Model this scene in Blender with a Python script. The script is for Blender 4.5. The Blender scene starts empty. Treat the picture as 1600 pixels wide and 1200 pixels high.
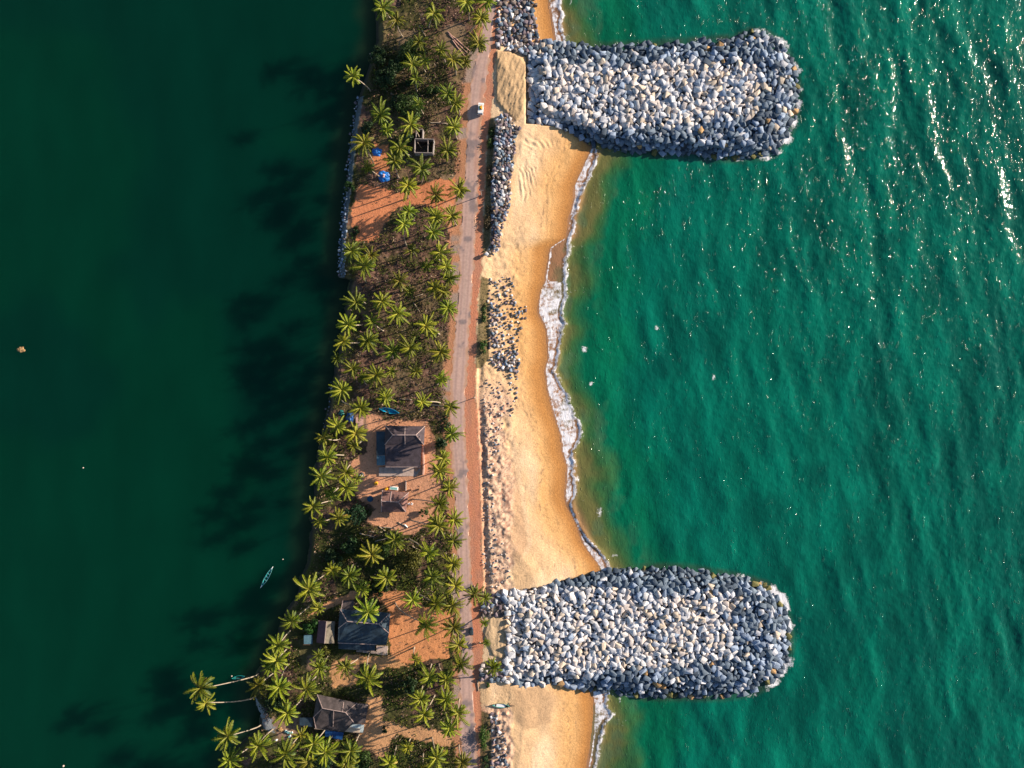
import bpy, math, random
import numpy as np
from mathutils import Vector, Matrix, noise as mnoise

# ------------------------------------------------------------------ camera, sky, sun, exposure
scene = bpy.context.scene
C = scene.collection
S = 4.2                      # photo pixels per metre at sea level
H = 257.0                    # height of the drone above the water
cam_d = bpy.data.cameras.new("drone_camera")
cam = bpy.data.objects.new("drone_camera", cam_d)
C.objects.link(cam)
cam.location = (0, 0, H)
cam.rotation_euler = (0, 0, 0)
cam_d.sensor_width = 36
cam_d.lens = 18 * H / (800 / S)
cam_d.clip_start = 1
cam_d.clip_end = 12000
scene.camera = cam

SUN_EL = math.radians(18.5)
SUN_DIR = Vector((1, 0.36, 0)).normalized()        # towards the sun, on the ground
sun_vec = Vector((SUN_DIR.x * math.cos(SUN_EL), SUN_DIR.y * math.cos(SUN_EL), math.sin(SUN_EL)))
world = bpy.data.worlds.new("World")
scene.world = world
world.use_nodes = True
nt = world.node_tree
bg = nt.nodes["Background"]
sky = nt.nodes.new("ShaderNodeTexSky")
sky.sky_type = 'NISHITA'
sky.sun_disc = False
sky.sun_elevation = SUN_EL
sky.sun_rotation = math.atan2(SUN_DIR.x, SUN_DIR.y)
sky.altitude = 0
sky.air_density = 1.0
sky.dust_density = 0.6
sky.ozone_density = 2.0
nt.links.new(sky.outputs[0], bg.inputs[0])
bg.inputs[1].default_value = 0.075
sun_d = bpy.data.lights.new("sun", 'SUN')
sun = bpy.data.objects.new("sun", sun_d)
C.objects.link(sun)
sun.rotation_euler = sun_vec.to_track_quat('Z', 'Y').to_euler()
sun_d.energy = 5.0
sun_d.angle = math.radians(0.5)
sun_d.color = (1.0, 0.85, 0.68)
scene.view_settings.view_transform = 'Standard'
scene.view_settings.look = 'None'
scene.view_settings.gamma = 1
scene.view_settings.exposure = 1.1
scene.cycles.max_bounces = 6
scene.cycles.use_denoising = True

R = random.Random(7)
rng = np.random.default_rng(7)

# ------------------------------------------------------------------ helpers
def W(px, py, z=0.0):
    k = (H - z) / H
    return ((px - 800) / S * k, (600 - py) / S * k, z)

def tag(o, label=None, cat=None, group=None, kind=None):
    if label: o['label'] = label
    if cat: o['category'] = cat
    if group: o['group'] = group
    if kind: o['kind'] = kind
    return o

def empty(name, loc, rz=0.0):
    o = bpy.data.objects.new(name, None)
    o.empty_display_size = 0.5
    C.objects.link(o)
    o.location = loc
    o.rotation_euler = (0, 0, rz)
    return o

_lat = {}
def vnoise(x, y, scale, seed=0):
    if seed not in _lat:
        _lat[seed] = np.random.default_rng(1000 + seed).random((256, 256))
    g = _lat[seed]
    u = np.asarray(x, float) / scale; v = np.asarray(y, float) / scale
    iu = np.floor(u).astype(int); iv = np.floor(v).astype(int)
    fu = u - iu; fv = v - iv
    fu = fu * fu * (3 - 2 * fu); fv = fv * fv * (3 - 2 * fv)
    a = g[iu & 255, iv & 255]; b = g[(iu + 1) & 255, iv & 255]
    c = g[iu & 255, (iv + 1) & 255]; d = g[(iu + 1) & 255, (iv + 1) & 255]
    return (a * (1 - fu) + b * fu) * (1 - fv) + (c * (1 - fu) + d * fu) * fv

def fbm(x, y, scale, seed=0, octs=4):
    s = 0; a = 0.5; t = 0
    for k in range(octs):
        s = s + a * vnoise(x, y, scale / 2 ** k, seed + k * 17)
        t += a; a *= 0.5
    return s / t

def inside(poly, x, y):
    r = np.zeros(np.shape(x), bool)
    n = len(poly)
    for i in range(n):
        x0, y0 = poly[i]; x1, y1 = poly[(i + 1) % n]
        if y0 == y1: continue
        c = ((y0 > y) != (y1 > y)) & (x < (x1 - x0) * (y - y0) / (y1 - y0) + x0)
        r ^= c
    return r

def pdist(poly, x, y):
    d = np.full(np.shape(x), 1e9)
    n = len(poly)
    for i in range(n):
        x0, y0 = poly[i]; x1, y1 = poly[(i + 1) % n]
        dx, dy = x1 - x0, y1 - y0
        t = np.clip(((x - x0) * dx + (y - y0) * dy) / (dx * dx + dy * dy + 1e-9), 0, 1)
        d = np.minimum(d, np.hypot(x - x0 - t * dx, y - y0 - t * dy))
    return d

def sdist(poly, x, y):      # positive inside
    d = pdist(poly, x, y)
    return np.where(inside(poly, x, y), d, -d)

def line(pts):
    ys = [p[0] for p in pts]; xs = [p[1] for p in pts]
    return lambda y: np.interp(y, ys, xs)

def sstep(a, b, x):
    t = np.clip((x - a) / (b - a), 0, 1)
    return t * t * (3 - 2 * t)

def mesh_np(name, verts, faces, mat=None, smooth=False, cols=None, parent=None, attrs=None, mats=None, fmat=None, link=True):
    """verts (n,3), faces (m,k) arrays or list of tuples"""
    me = bpy.data.meshes.new(name)
    if isinstance(faces, np.ndarray):
        m, k = faces.shape
        me.vertices.add(len(verts)); me.vertices.foreach_set('co', np.asarray(verts, np.float32).ravel())
        me.loops.add(m * k); me.loops.foreach_set('vertex_index', faces.astype(np.int32).ravel())
        me.polygons.add(m)
        me.polygons.foreach_set('loop_start', np.arange(0, m * k, k, dtype=np.int32))
        me.polygons.foreach_set('loop_total', np.full(m, k, np.int32))
        me.update(calc_edges=True)
    else:
        me.from_pydata([tuple(v) for v in verts], [], faces)
    if smooth: me.polygons.foreach_set('use_smooth', [True] * len(me.polygons))
    if cols is not None:
        a = me.color_attributes.new('Col', 'FLOAT_COLOR', 'POINT')
        c = np.ones((len(verts), 4), np.float32); c[:, :3] = cols
        a.data.foreach_set('color', c.ravel())
    if attrs:
        for k_, v_ in attrs.items():
            a = me.attributes.new(k_, 'FLOAT', 'POINT')
            a.data.foreach_set('value', np.asarray(v_, np.float32).ravel())
    for m_ in (mats or ([mat] if mat else [])): me.materials.append(m_)
    if fmat is not None: me.polygons.foreach_set('material_index', fmat)
    me.validate(); me.update()
    if not link: return me
    o = bpy.data.objects.new(name, me)
    C.objects.link(o)
    if parent: o.parent = parent
    return o

class MB:
    def __init__(s): s.v = []; s.f = []; s.c = []
    def add(s, vs, fs, col=(1, 1, 1)):
        n = len(s.v); s.v += [tuple(v) for v in vs]; s.f += [tuple(i + n for i in f) for f in fs]; s.c += [col] * len(vs)
        return s
    def box(s, x0, x1, y0, y1, z0, z1, col=(1, 1, 1), taper=0.0):
        t = taper
        vs = [(x0, y0, z0), (x1, y0, z0), (x1, y1, z0), (x0, y1, z0), (x0 + t, y0 + t, z1), (x1 - t, y0 + t, z1), (x1 - t, y1 - t, z1), (x0 + t, y1 - t, z1)]
        return s.add(vs, [(0, 3, 2, 1), (4, 5, 6, 7), (0, 1, 5, 4), (1, 2, 6, 5), (2, 3, 7, 6), (3, 0, 4, 7)], col)
    def bar(s, a, b, w, h=None, col=(1, 1, 1)):
        a = Vector(a); b = Vector(b); d = (b - a).normalized(); h = h or w
        up = Vector((0, 0, 1)) if abs(d.z) < 0.95 else Vector((1, 0, 0))
        x = d.cross(up).normalized(); y = x.cross(d).normalized()
        vs = [p + x * w / 2 * sx + y * h / 2 * sy for p in (a, b) for sx, sy in ((-1, -1), (1, -1), (1, 1), (-1, 1))]
        return s.add(vs, [(3, 2, 1, 0), (4, 5, 6, 7), (0, 1, 5, 4), (1, 2, 6, 5), (2, 3, 7, 6), (3, 0, 4, 7)], col)
    def tube(s, pts, rads, n=8, col=(1, 1, 1), cap=True):
        pts = [Vector(p) for p in pts]; vs = []; fs = []
        for i, p in enumerate(pts):
            d = (pts[min(i + 1, len(pts) - 1)] - pts[max(i - 1, 0)]).normalized()
            up = Vector((0, 0, 1)) if abs(d.z) < 0.95 else Vector((1, 0, 0))
            x = d.cross(up).normalized(); y = x.cross(d).normalized()
            r = rads[i] if hasattr(rads, '__len__') else rads
            vs += [p + (x * math.cos(a) + y * math.sin(a)) * r for a in [2 * math.pi * k / n for k in range(n)]]
        for i in range(len(pts) - 1):
            for k in range(n):
                fs.append((i * n + k, i * n + (k + 1) % n, (i + 1) * n + (k + 1) % n, (i + 1) * n + k))
        if cap: fs += [tuple(reversed(range(n))), tuple(range((len(pts) - 1) * n, len(pts) * n))]
        return s.add(vs, fs, col)
    def slab(s, top, t, col=(1, 1, 1)):
        """polygon given by its top corners (ccw seen from above), given thickness t"""
        n = len(top); vs = [Vector(p) for p in top] + [Vector(p) - Vector((0, 0, t)) for p in top]
        fs = [tuple(range(n)), tuple(reversed(range(n, 2 * n)))] + [(i, i + n, (i + 1) % n + n, (i + 1) % n) for i in range(n)]
        return s.add(vs, fs, col)
    def build(s, name, mat, parent=None, smooth=False, origin=(0, 0, 0), cols=False):
        o_ = Vector(origin)
        vs = [Vector(v) - o_ for v in s.v]
        return mesh_np(name, vs, s.f, mat, smooth, parent=parent, cols=np.array(s.c) if cols else None)

# ------------------------------------------------------------------ materials
def mat(name, col=(0.5, 0.5, 0.5), rough=0.8, attr=False, noise=0.0, nscale=2.0, bump=0.0, bscale=6.0, metal=0.0, spec=0.3, stripe=None, trans=None, objvar=0.0):
    m = bpy.data.materials.new(name); m.use_nodes = True
    n = m.node_tree.nodes; l = m.node_tree.links
    p = n["Principled BSDF"]; p.inputs['Roughness'].default_value = rough
    p.inputs['Metallic'].default_value = metal; p.inputs['Specular IOR Level'].default_value = spec
    if attr:
        a = n.new('ShaderNodeAttribute'); a.attribute_name = 'Col'; src = a.outputs['Color']
    else:
        a = n.new('ShaderNodeRGB'); a.outputs[0].default_value = (*col, 1); src = a.outputs[0]
    geo = n.new('ShaderNodeNewGeometry')
    if noise:
        t = n.new('ShaderNodeTexNoise'); t.inputs['Scale'].default_value = nscale; t.inputs['Detail'].default_value = 6
        l.new(geo.outputs['Position'], t.inputs['Vector'])
        mr = n.new('ShaderNodeMapRange'); mr.inputs[1].default_value = 0.3; mr.inputs[2].default_value = 0.7
        mr.inputs[3].default_value = 1 - noise; mr.inputs[4].default_value = 1 + noise
        l.new(t.outputs['Fac'], mr.inputs[0])
        mx = n.new('ShaderNodeVectorMath'); mx.operation = 'SCALE'
        l.new(src, mx.inputs[0]); l.new(mr.outputs[0], mx.inputs['Scale']); src = mx.outputs[0]
    if objvar:
        oi = n.new('ShaderNodeObjectInfo'); hs = n.new('ShaderNodeHueSaturation')
        m1 = n.new('ShaderNodeMapRange'); m1.inputs[3].default_value = 0.5 - objvar * 0.02; m1.inputs[4].default_value = 0.5 + objvar * 0.12
        m2 = n.new('ShaderNodeMapRange'); m2.inputs[3].default_value = 1 - objvar; m2.inputs[4].default_value = 1 + objvar
        l.new(oi.outputs['Random'], m1.inputs[0])
        fr = n.new('ShaderNodeMath'); fr.operation = 'FRACT'; ml = n.new('ShaderNodeMath'); ml.operation = 'MULTIPLY'; ml.inputs[1].default_value = 7.31
        l.new(oi.outputs['Random'], ml.inputs[0]); l.new(ml.outputs[0], fr.inputs[0]); l.new(fr.outputs[0], m2.inputs[0])
        l.new(m1.outputs[0], hs.inputs['Hue']); l.new(m2.outputs[0], hs.inputs['Value']); l.new(src, hs.inputs['Color']); src = hs.outputs[0]
    if stripe:      # (axis angle in degrees, spacing metres, depth)
        ang, sp, dep = stripe
        mp = n.new('ShaderNodeMapping'); mp.inputs['Rotation'].default_value = (0, 0, math.radians(ang))
        l.new(geo.outputs['Position'], mp.inputs['Vector'])
        w = n.new('ShaderNodeTexWave'); w.inputs['Scale'].default_value = 0.314 / sp * 1.0; w.inputs['Distortion'].default_value = 0.6
        w.inputs['Detail'].default_value = 2
        l.new(mp.outputs[0], w.inputs['Vector'])
        mr = n.new('ShaderNodeMapRange'); mr.inputs[3].default_value = 1 - dep; mr.inputs[4].default_value = 1 + dep * 0.4
        l.new(w.outputs['Fac'], mr.inputs[0])
        mx = n.new('ShaderNodeVectorMath'); mx.operation = 'SCALE'
        l.new(src, mx.inputs[0]); l.new(mr.outputs[0], mx.inputs['Scale']); src = mx.outputs[0]
    l.new(src, p.inputs['Base Color'])
    if bump:
        t = n.new('ShaderNodeTexNoise'); t.inputs['Scale'].default_value = bscale; t.inputs['Detail'].default_value = 5
        l.new(geo.outputs['Position'], t.inputs['Vector'])
        b = n.new('ShaderNodeBump'); b.inputs['Strength'].default_value = 1; b.inputs['Distance'].default_value = bump
        l.new(t.outputs['Fac'], b.inputs['Height']); l.new(b.outputs[0], p.inputs['Normal'])
    if trans:
        tr = n.new('ShaderNodeBsdfTranslucent'); mixs = n.new('ShaderNodeMixShader'); mixs.inputs[0].default_value = trans
        l.new(src, tr.inputs['Color']); l.new(p.outputs[0], mixs.inputs[1]); l.new(tr.outputs[0], mixs.inputs[2])
        l.new(mixs.outputs[0], n['Material Output'].inputs['Surface'])
    return m

M = {}
M['ground'] = mat('ground', attr=True, rough=0.95, noise=0.16, nscale=1.6, bump=0.12, bscale=2.2, spec=0.1)
M['road'] = mat('road', attr=True, rough=0.85, noise=0.10, nscale=1.2, bump=0.01, bscale=8, spec=0.2)
M['rock'] = mat('rock', attr=True, rough=0.8, noise=0.22, nscale=1.5, bump=0.10, bscale=2.0, spec=0.3)
M['frond'] = mat('palm_frond', attr=True, rough=0.5, spec=0.25, trans=0.18, objvar=0.38)
M['trunk'] = mat('palm_trunk', (0.30, 0.25, 0.19), rough=0.9, noise=0.3, nscale=3)
M['leaf'] = mat('leaf', attr=True, rough=0.6, trans=0.2, noise=0.2, nscale=0.8)
M['bark'] = mat('bark', (0.10, 0.07, 0.05), rough=0.9, noise=0.3)
M['litter'] = mat('litter', attr=True, rough=0.95, spec=0.1)

# ------------------------------------------------------------------ plan of the place (photo-pixel plan coordinates)
shoreL = line([(-200, 590), (0, 584), (60, 586), (100, 574), (150, 558), (200, 549), (300, 538), (350, 532), (432, 527), (436, 546), (470, 538), (520, 528), (560, 524), (600, 514), (640, 510), (680, 498), (720, 492), (760, 487), (800, 483), (850, 481), (880, 478), (905, 466), (930, 462), (960, 442), (1000, 426), (1040, 408), (1060, 396), (1090, 393), (1120, 402), (1140, 402), (1150, 390), (1170, 368), (1200, 345), (1260, 330), (1400, 300)])
roadL = line([(-200, 762), (0, 760), (75, 750), (110, 738), (150, 733), (200, 729), (260, 727), (330, 721), (400, 717), (450, 716), (500, 712), (560, 708), (620, 704), (680, 704), (740, 708), (800, 711), (840, 714), (900, 716), (960, 718), (1010, 721), (1060, 717), (1110, 718), (1160, 721), (1200, 725), (1400, 735)])
roadR = line([(-200, 778), (0, 776), (75, 767), (110, 763), (150, 757), (200, 753), (260, 749), (330, 746), (400, 742), (450, 738), (500, 734), (560, 731), (620, 727), (680, 727), (740, 731), (800, 733), (840, 734), (900, 737), (960, 737), (1010, 738), (1060, 739), (1110, 742), (1160, 745), (1200, 746), (1400, 755)])
shoulderR = line([(-200, 784), (0, 782), (60, 775), (100, 772), (150, 771), (200, 763), (300, 758), (400, 754), (480, 748), (560, 744), (620, 743), (700, 748), (800, 751), (900, 754), (960, 756), (1020, 755), (1060, 748), (1110, 752), (1200, 750), (1400, 760)])
waterline = line([(-200, 850), (0, 857), (30, 862), (66, 868), (110, 900), (180, 930), (230, 924), (260, 911), (290, 897), (310, 897), (340, 890), (370, 885), (378, 872), (386, 861), (400, 857), (440, 852), (455, 845), (470, 841), (490, 842), (515, 853), (560, 856), (580, 851), (600, 853), (640, 862), (680, 875), (705, 877), (730, 886), (770, 883), (790, 886), (820, 900), (850, 912), (870, 925), (885, 936), (950, 960), (1050, 940), (1075, 924), (1100, 929), (1130, 928), (1160, 926), (1200, 919), (1400, 905)])
foamR = line([(-200, 868), (0, 876), (30, 878), (66, 884), (110, 910), (180, 940), (230, 934), (260, 931), (290, 913), (310, 906), (340, 898), (370, 894), (385, 891), (400, 889), (440, 883), (470, 884), (490, 882), (515, 878), (540, 874), (560, 869), (580, 864), (595, 874), (620, 890), (650, 900), (670, 908), (690, 905), (705, 898), (730, 897), (770, 898), (790, 896), (820, 905), (850, 922), (870, 945), (885, 952), (950, 970), (1050, 950), (1075, 945), (1100, 951), (1120, 956), (1130, 945), (1160, 936), (1200, 930), (1400, 915)])

GROYNE_A = [(822, 74), (850, 66), (900, 69), (950, 73), (1000, 70), (1060, 66), (1110, 64), (1150, 60), (1172, 50), (1200, 55), (1224, 72), (1240, 102), (1246, 145), (1242, 185), (1230, 214), (1210, 238), (1180, 246), (1120, 247), (1060, 242), (1000, 238), (950, 234), (920, 224), (893, 206), (868, 196), (822, 193)]
GROYNE_B = [(785, 925), (838, 918), (880, 908), (930, 896), (960, 890), (1010, 887), (1070, 888), (1110, 894), (1160, 903), (1195, 914), (1218, 935), (1230, 965), (1235, 1000), (1228, 1035), (1212, 1060), (1180, 1080), (1130, 1088), (1060, 1088), (1000, 1087), (950, 1082), (900, 1074), (870, 1068), (830, 1073), (800, 1068), (788, 1040), (792, 1010), (793, 965)]
PAD_A = [(774, 80), (800, 80), (816, 90), (826, 104), (821, 122), (825, 142), (820, 160), (821, 178), (806, 192), (790, 178), (774, 160)]
PAD_B = [(764, 964), (780, 960), (794, 968), (793, 1018), (786, 1032), (768, 1022), (754, 990)]

ORANGE = [
    [(551, 320), (560, 288), (590, 292), (622, 300), (655, 292), (690, 278), (712, 282), (715, 320), (692, 332), (660, 317), (625, 322), (603, 345), (592, 372), (556, 378), (549, 350)],
    [(583, 222), (606, 226), (610, 262), (592, 276), (578, 262)],
    [(690, 315), (716, 318), (716, 420), (706, 420), (700, 360)],
    [(575, 640), (600, 655), (670, 658), (682, 700), (688, 750), (690, 812), (655, 828), (640, 838), (602, 824), (572, 816), (588, 792), (556, 776), (548, 722), (572, 705)],
    [(522, 935), (552, 922), (582, 926), (560, 936), (530, 944), (502, 958), (480, 962)],
    [(580, 922), (640, 925), (660, 945), (700, 955), (712, 968), (706, 1002), (700, 1026), (640, 1036), (608, 1032), (606, 950)],
    [(540, 1022), (610, 1026), (640, 1040), (600, 1046), (562, 1040), (556, 1070), (520, 1074), (515, 1040)],
    [(572, 1088), (600, 1092), (596, 1125), (640, 1136), (700, 1140), (708, 1168), (660, 1158), (620, 1146), (600, 1182), (552, 1170), (566, 1130), (578, 1108)],
]
BEIGE = [[(700, 38), (728, 40), (722, 98), (700, 82), (690, 58)], [(618, 45), (650, 48), (648, 62), (622, 76)], [(690, 275), (722, 270), (726, 330), (708, 340), (694, 318)], [(500, 985), (506, 1010), (480, 1060), (470, 1040), (468, 1000)],
         [(425, 1120), (470, 1118), (475, 1152), (430, 1165), (415, 1140)], [(540, 640), (580, 650), (572, 690), (560, 690), (556, 660)]]
GREEN = [[(592, 1048), (640, 1036), (668, 1040), (662, 1100), (620, 1112), (594, 1100), (586, 1070)], [(616, 1152), (690, 1150), (708, 1180), (712, 1260), (600, 1260), (606, 1180)],
         [(585, 60), (660, 60), (700, 110), (700, 165), (640, 190), (560, 160), (570, 100)], [(540, 150), (556, 165), (558, 270), (550, 330), (540, 340), (536, 300)], [(490, 840), (540, 820), (600, 850), (660, 860), (650, 930), (560, 925), (500, 900)]]

# ------------------------------------------------------------------ terrain
def axis(lo, hi, step, far0, far1, extra=()):
    a = np.arange(lo, hi + step, step)
    up = [a[-1]]; s = step
    while up[-1] < far1: s = min(s * 1.25, 300); up.append(up[-1] + s)
    dn = [a[0]]; s = step
    while dn[-1] > far0: s = min(s * 1.25, 300); dn.append(dn[-1] - s)
    return np.array(list(reversed(dn[1:])) + list(a) + up[1:])

KZ = H / (H - 2.6)
def ground_z(px, py, detail=True):
    """terrain height at plan pixel (px,py)"""
    px = np.asarray(px, float); py = np.asarray(py, float)
    wobL = (fbm(px * 0.3 + 50, py, 14, 5) - 0.5) * 9
    dL = px - (shoreL(py) + wobL * sstep(433, 440, py))
    wl = waterline(py) + (fbm(px * 0.2, py, 26, 6) - 0.5) * 5
    dR = wl - px
    zl = np.where(dL > 0, 0.25 + 2.2 * sstep(0, 14, dL), np.maximum(-0.35 * (-dL) ** 0.7, -4))
    # steep seawall
    sw = (py < 433) & (py > 150)
    zl = np.where(sw & (dL > 0), 0.9 + 1.5 * sstep(0, 9, dL), zl)
    z = zl + 0.7 * sstep(600, 705, px)
    beach = np.where(dR > 0, 0.02 + 3.3 * (np.clip(dR, 0, 110) / 110) ** 1.1, np.maximum(-0.04 * (-dR), -5))
    east = sstep(-6, 14, px - shoulderR(py))
    z = z * (1 - east) + np.minimum(beach, 3.3) * east
    if detail:
        lit = 1 - sstep(-8, 0, px - roadL(py) + 6)
        inland = (dL > 4) * 1.0
        opn = np.zeros_like(px)
        for g in ORANGE + BEIGE: opn = np.maximum(opn, inside(g, px, py))
        z = z + inland * lit * (fbm(px, py, 12, 30) - 0.5) * (0.7 - 0.5 * opn)
        z = z + inland * lit * (vnoise(px, py, 2.6, 33) - 0.5) * (0.3 - 0.24 * opn)
        sand = east * sstep(4, 40, dR)
        # footprints, tyre tracks and trampled sand
        foot = sstep(0.78, 0.9, vnoise(px, py, 2.1, 41)) * sstep(0.45, 0.6, fbm(px, py, 30, 42))
        z = z - sand * foot * 0.14
        for tx in (-36.0, -29.0):
            tl = waterline(py) + tx + 10 * np.sin(py / 55.0)
            z = z - sand * 0.07 * np.exp(-((px - tl) / 1.1) ** 2) * (vnoise(px * 0, py, 40, 43) > 0.35)
        z = z + sand * (fbm(px, py, 20, 40) - 0.5) * 0.5
        ero = sstep(600, 660, py) * sstep(14, -10, px - 796) * east * (py < 930)
        ero = np.maximum(ero, east * sstep(1095, 1110, py) * sstep(806, 796, px))
        ero = np.maximum(ero, east * (py > 380) * (py < 640) * sstep(830, 800, px) * 0.5)
        z = z + ero * (fbm(px, py, 7, 44, 3) - 0.45) * 1.3
        # vehicle tracks and pushed sand
        padA = sstep(0, 3, sdist(PAD_A, px, py)); padB = sstep(0, 3, sdist(PAD_B, px, py))
        warp = (fbm(px, py, 30, 48) - 0.5) * 30
        z = z + padA * (0.5 + 0.22 * (vnoise(px * 1.6 + py * 0.55, py * 0.28 - px * 0.2, 2.6, 46) - 0.5) * 2)
        z = z + padB * (0.4 + 0.14 * (vnoise(px * 1.4, py * 0.3, 2.6, 47) - 0.5) * 2)
        tr = sstep(0, 6, sdist([(800, 196), (870, 205), (880, 225), (845, 240), (835, 300), (815, 330), (808, 300), (806, 230)], px, py))
        rr = np.hypot(px - 790, (py - 300) * 0.85)
        z = z + tr * 0.17 * np.sin(rr * 0.95 + warp * 0.55) * sstep(0.25, 0.75, vnoise(px, py, 14, 49)) + tr * 0.2 * (vnoise(px, py * 0.5, 5, 50) - 0.5)
        # berm edges on the beach
        bx = np.interp(py, [640, 700, 760, 820, 850, 870], [790, 800, 812, 822, 825, 812])
        z = z - 0.13 * sstep(6, -6, px - bx) * sstep(bx - 60, bx - 50, px) * (py > 640) * (py < 872) * east
        # kerb scarp beside the red shoulder
        z = z - 0.5 * sstep(0, 2, px - shoulderR(py) - 2) * sstep(14, 6, px - shoulderR(py)) * (py > 560) * (py < 930)
        # flatten road
        c = (roadL(py) + roadR(py)) / 2; hw = (roadR(py) - roadL(py)) / 2
        f = 1 - sstep(hw + 3, hw + 12, np.abs(px - c))
        z = z * (1 - f) + 3.1 * f
    for G, top in ((GROYNE_A, 4.2), (GROYNE_B, 4.2)):
        near = (px > 770) & (px < 1270)
        if np.any(near):
            sd = np.where(near, sdist(G, px, py), -99)
            g = np.clip(sd, -6, 24) / 24 * top - 1.0
            rootf = sstep(790, 830, px)
            z = np.where(sd > 0, np.maximum(z * (1 - rootf) + np.minimum(z, 1.2) * rootf, g), z)
    return z

def gz(px, py):
    return float(ground_z(np.array([px]), np.array([py]))[0])

def P(px, py, dz=0.0):
    z = gz(px, py) + dz
    return W(px, py, z)

xs = axis((325 - 800) / S, (965 - 800) / S, 0.40, -1500, -1400)
xs = xs[xs < (966 - 800) / S]
xs = np.concatenate([xs, np.arange((966 - 800) / S + 0.5, (1270 - 800) / S, 1.1), (np.array([1330, 1500, 2200, 4000, 9000]) - 800) / S])
ys = axis((600 - 1215) / S, (600 + 15) / S, 0.40, -2500, 2500)
XX, YY = np.meshgrid(xs, ys, indexing='ij')
PX = 800 + XX * S * KZ; PY = 600 - YY * S * KZ
PYc = np.clip(PY, -150, 1350)
ZZ = ground_z(PX, PYc)

def lerp(a, b, t):
    return a + (np.array(b) - a) * t[..., None]

wx = PX + (fbm(PX, PY, 9, 60) - 0.5) * 12; wy = PYc + (fbm(PX, PY, 9, 61) - 0.5) * 12
n1 = fbm(PX, PYc, 22, 62); n2 = vnoise(PX, PYc, 3.2, 63); n3 = vnoise(PX, PYc, 1.7, 64); n4 = fbm(PX, PYc, 50, 65)
col = np.zeros(PX.shape + (3,)) + np.array((0.14, 0.080, 0.056))
col = lerp(col, (0.070, 0.046, 0.034), sstep(0.45, 0.62, n1))
col = lerp(col, (0.23, 0.13, 0.09), sstep(0.62, 0.85, n2) * sstep(0.42, 0.6, n4))
col = lerp(col, (0.055, 0.060, 0.016), sstep(0.5, 0.62, fbm(PX, PYc, 34, 66)) * 0.8)
col = lerp(col, (0.26, 0.20, 0.17), sstep(0.90, 0.97, n3) * sstep(0.35, 0.6, n2) * 0.8)
for g in GREEN: col = lerp(col, (0.028, 0.040, 0.010), inside(g, wx, wy) * (0.6 + 0.4 * n2))
for g in BEIGE: col = lerp(col, (0.30, 0.19, 0.13), inside(g, wx, wy) * (0.55 + 0.4 * n2))
col = lerp(col, (0.050, 0.060, 0.016), sstep(790, 850, PYc) * sstep(0.40, 0.55, fbm(PX, PYc, 26, 67)) * 0.8)
col = lerp(col, (0.16, 0.12, 0.06), sstep(700, 600, PYc) * sstep(0.48, 0.6, fbm(PX, PYc, 30, 68)) * 0.6)
for i, g in enumerate(ORANGE):
    c_ = ((0.585, 0.216, 0.099), (0.585, 0.222, 0.094), (0.562, 0.257, 0.140), (0.585, 0.292, 0.170), (0.538, 0.269, 0.140), (0.632, 0.269, 0.117), (0.538, 0.281, 0.129), (0.562, 0.304, 0.152))[i]
    col = lerp(col, c_, inside(g, wx, wy) * (0.82 + 0.18 * n2))
dL = PX - shoreL(PYc)
wall = (PYc < 433) & (PYc > 150) & (dL > -2) & (dL < 10)
col = lerp(col, (0.10, 0.13, 0.15), wall * (0.6 + 0.4 * n2))
col = lerp(col, (0.035, 0.035, 0.028), sstep(9, 2, dL) * (~wall))
ramp = inside([(392, 1092), (408, 1100), (425, 1125), (430, 1145), (412, 1140), (398, 1118)], wx, wy)
col = lerp(col, (0.22, 0.24, 0.26), ramp * 0.9)
# left shoulder
ls = sstep(-15, -9, PX - roadL(PYc) + (n1 - 0.5) * 14) * (PX < roadL(PYc) + 2)
col = lerp(col, (0.42, 0.20, 0.11), ls * (0.75 + 0.25 * n2))
col = lerp(col, (0.30, 0.22, 0.18), ls * sstep(0.5, 0.6, fbm(PX * 0.4, PYc, 30, 70)))
# right shoulder
shw = (n2 - 0.5) * 3 + (fbm(PX * 0.3, PYc, 12, 85) - 0.5) * 9
rs = (PX >= roadL(PYc) + 2) & (PX < shoulderR(PYc) + shw)
col = lerp(col, (0.50, 0.20, 0.115), rs * 1.0)
col = lerp(col, (0.42, 0.20, 0.13), rs * sstep(0.4, 0.7, fbm(PX, PYc * 0.5, 16, 75)) * 0.8)
col = lerp(col, (0.50, 0.22, 0.12), rs * sstep(0.5, 0.7, fbm(PX * 1.2, PYc * 0.2, 8, 71)) * 0.7)
# beach
be = sstep(-1, 2, PX - shoulderR(PYc) - shw)
wl = waterline(PYc) + (fbm(PX * 0.2, PYc, 26, 6) - 0.5) * 5
dW = wl - PX
sand = np.zeros_like(col) + np.array((0.62, 0.41, 0.23))
sand = lerp(sand, (0.68, 0.49, 0.31), sstep(0.4, 0.65, fbm(PX * 0.7, PYc * 0.25, 30, 72)))
sand = lerp(sand, (0.58, 0.33, 0.135), sstep(70, 28, dW + (fbm(PX * 0.3, PYc * 0.15, 20, 73) - 0.5) * 50))
sand = lerp(sand, (0.43, 0.20, 0.062), sstep(34, 10, dW + (fbm(PX * 0.4, PYc * 0.2, 24, 74) - 0.5) * 24))
sand = lerp(sand, (0.33, 0.155, 0.055), sstep(12, 0, dW))
bx = np.interp(PYc, [600, 640, 700, 760, 820, 850, 880], [786, 790, 800, 812, 822, 826, 812])
basin = sstep(-3, 1, bx - PX) * sstep(bx - 48, bx - 36, PX) * sstep(690, 720, PYc) * sstep(905, 870, PYc)
basin = sstep(0, 4, bx - PX) * sstep(764 + (PYc - 700) * 0.12, 774 + (PYc - 700) * 0.12, PX) * sstep(690, 712, PYc) * sstep(890, 865, PYc)
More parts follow.
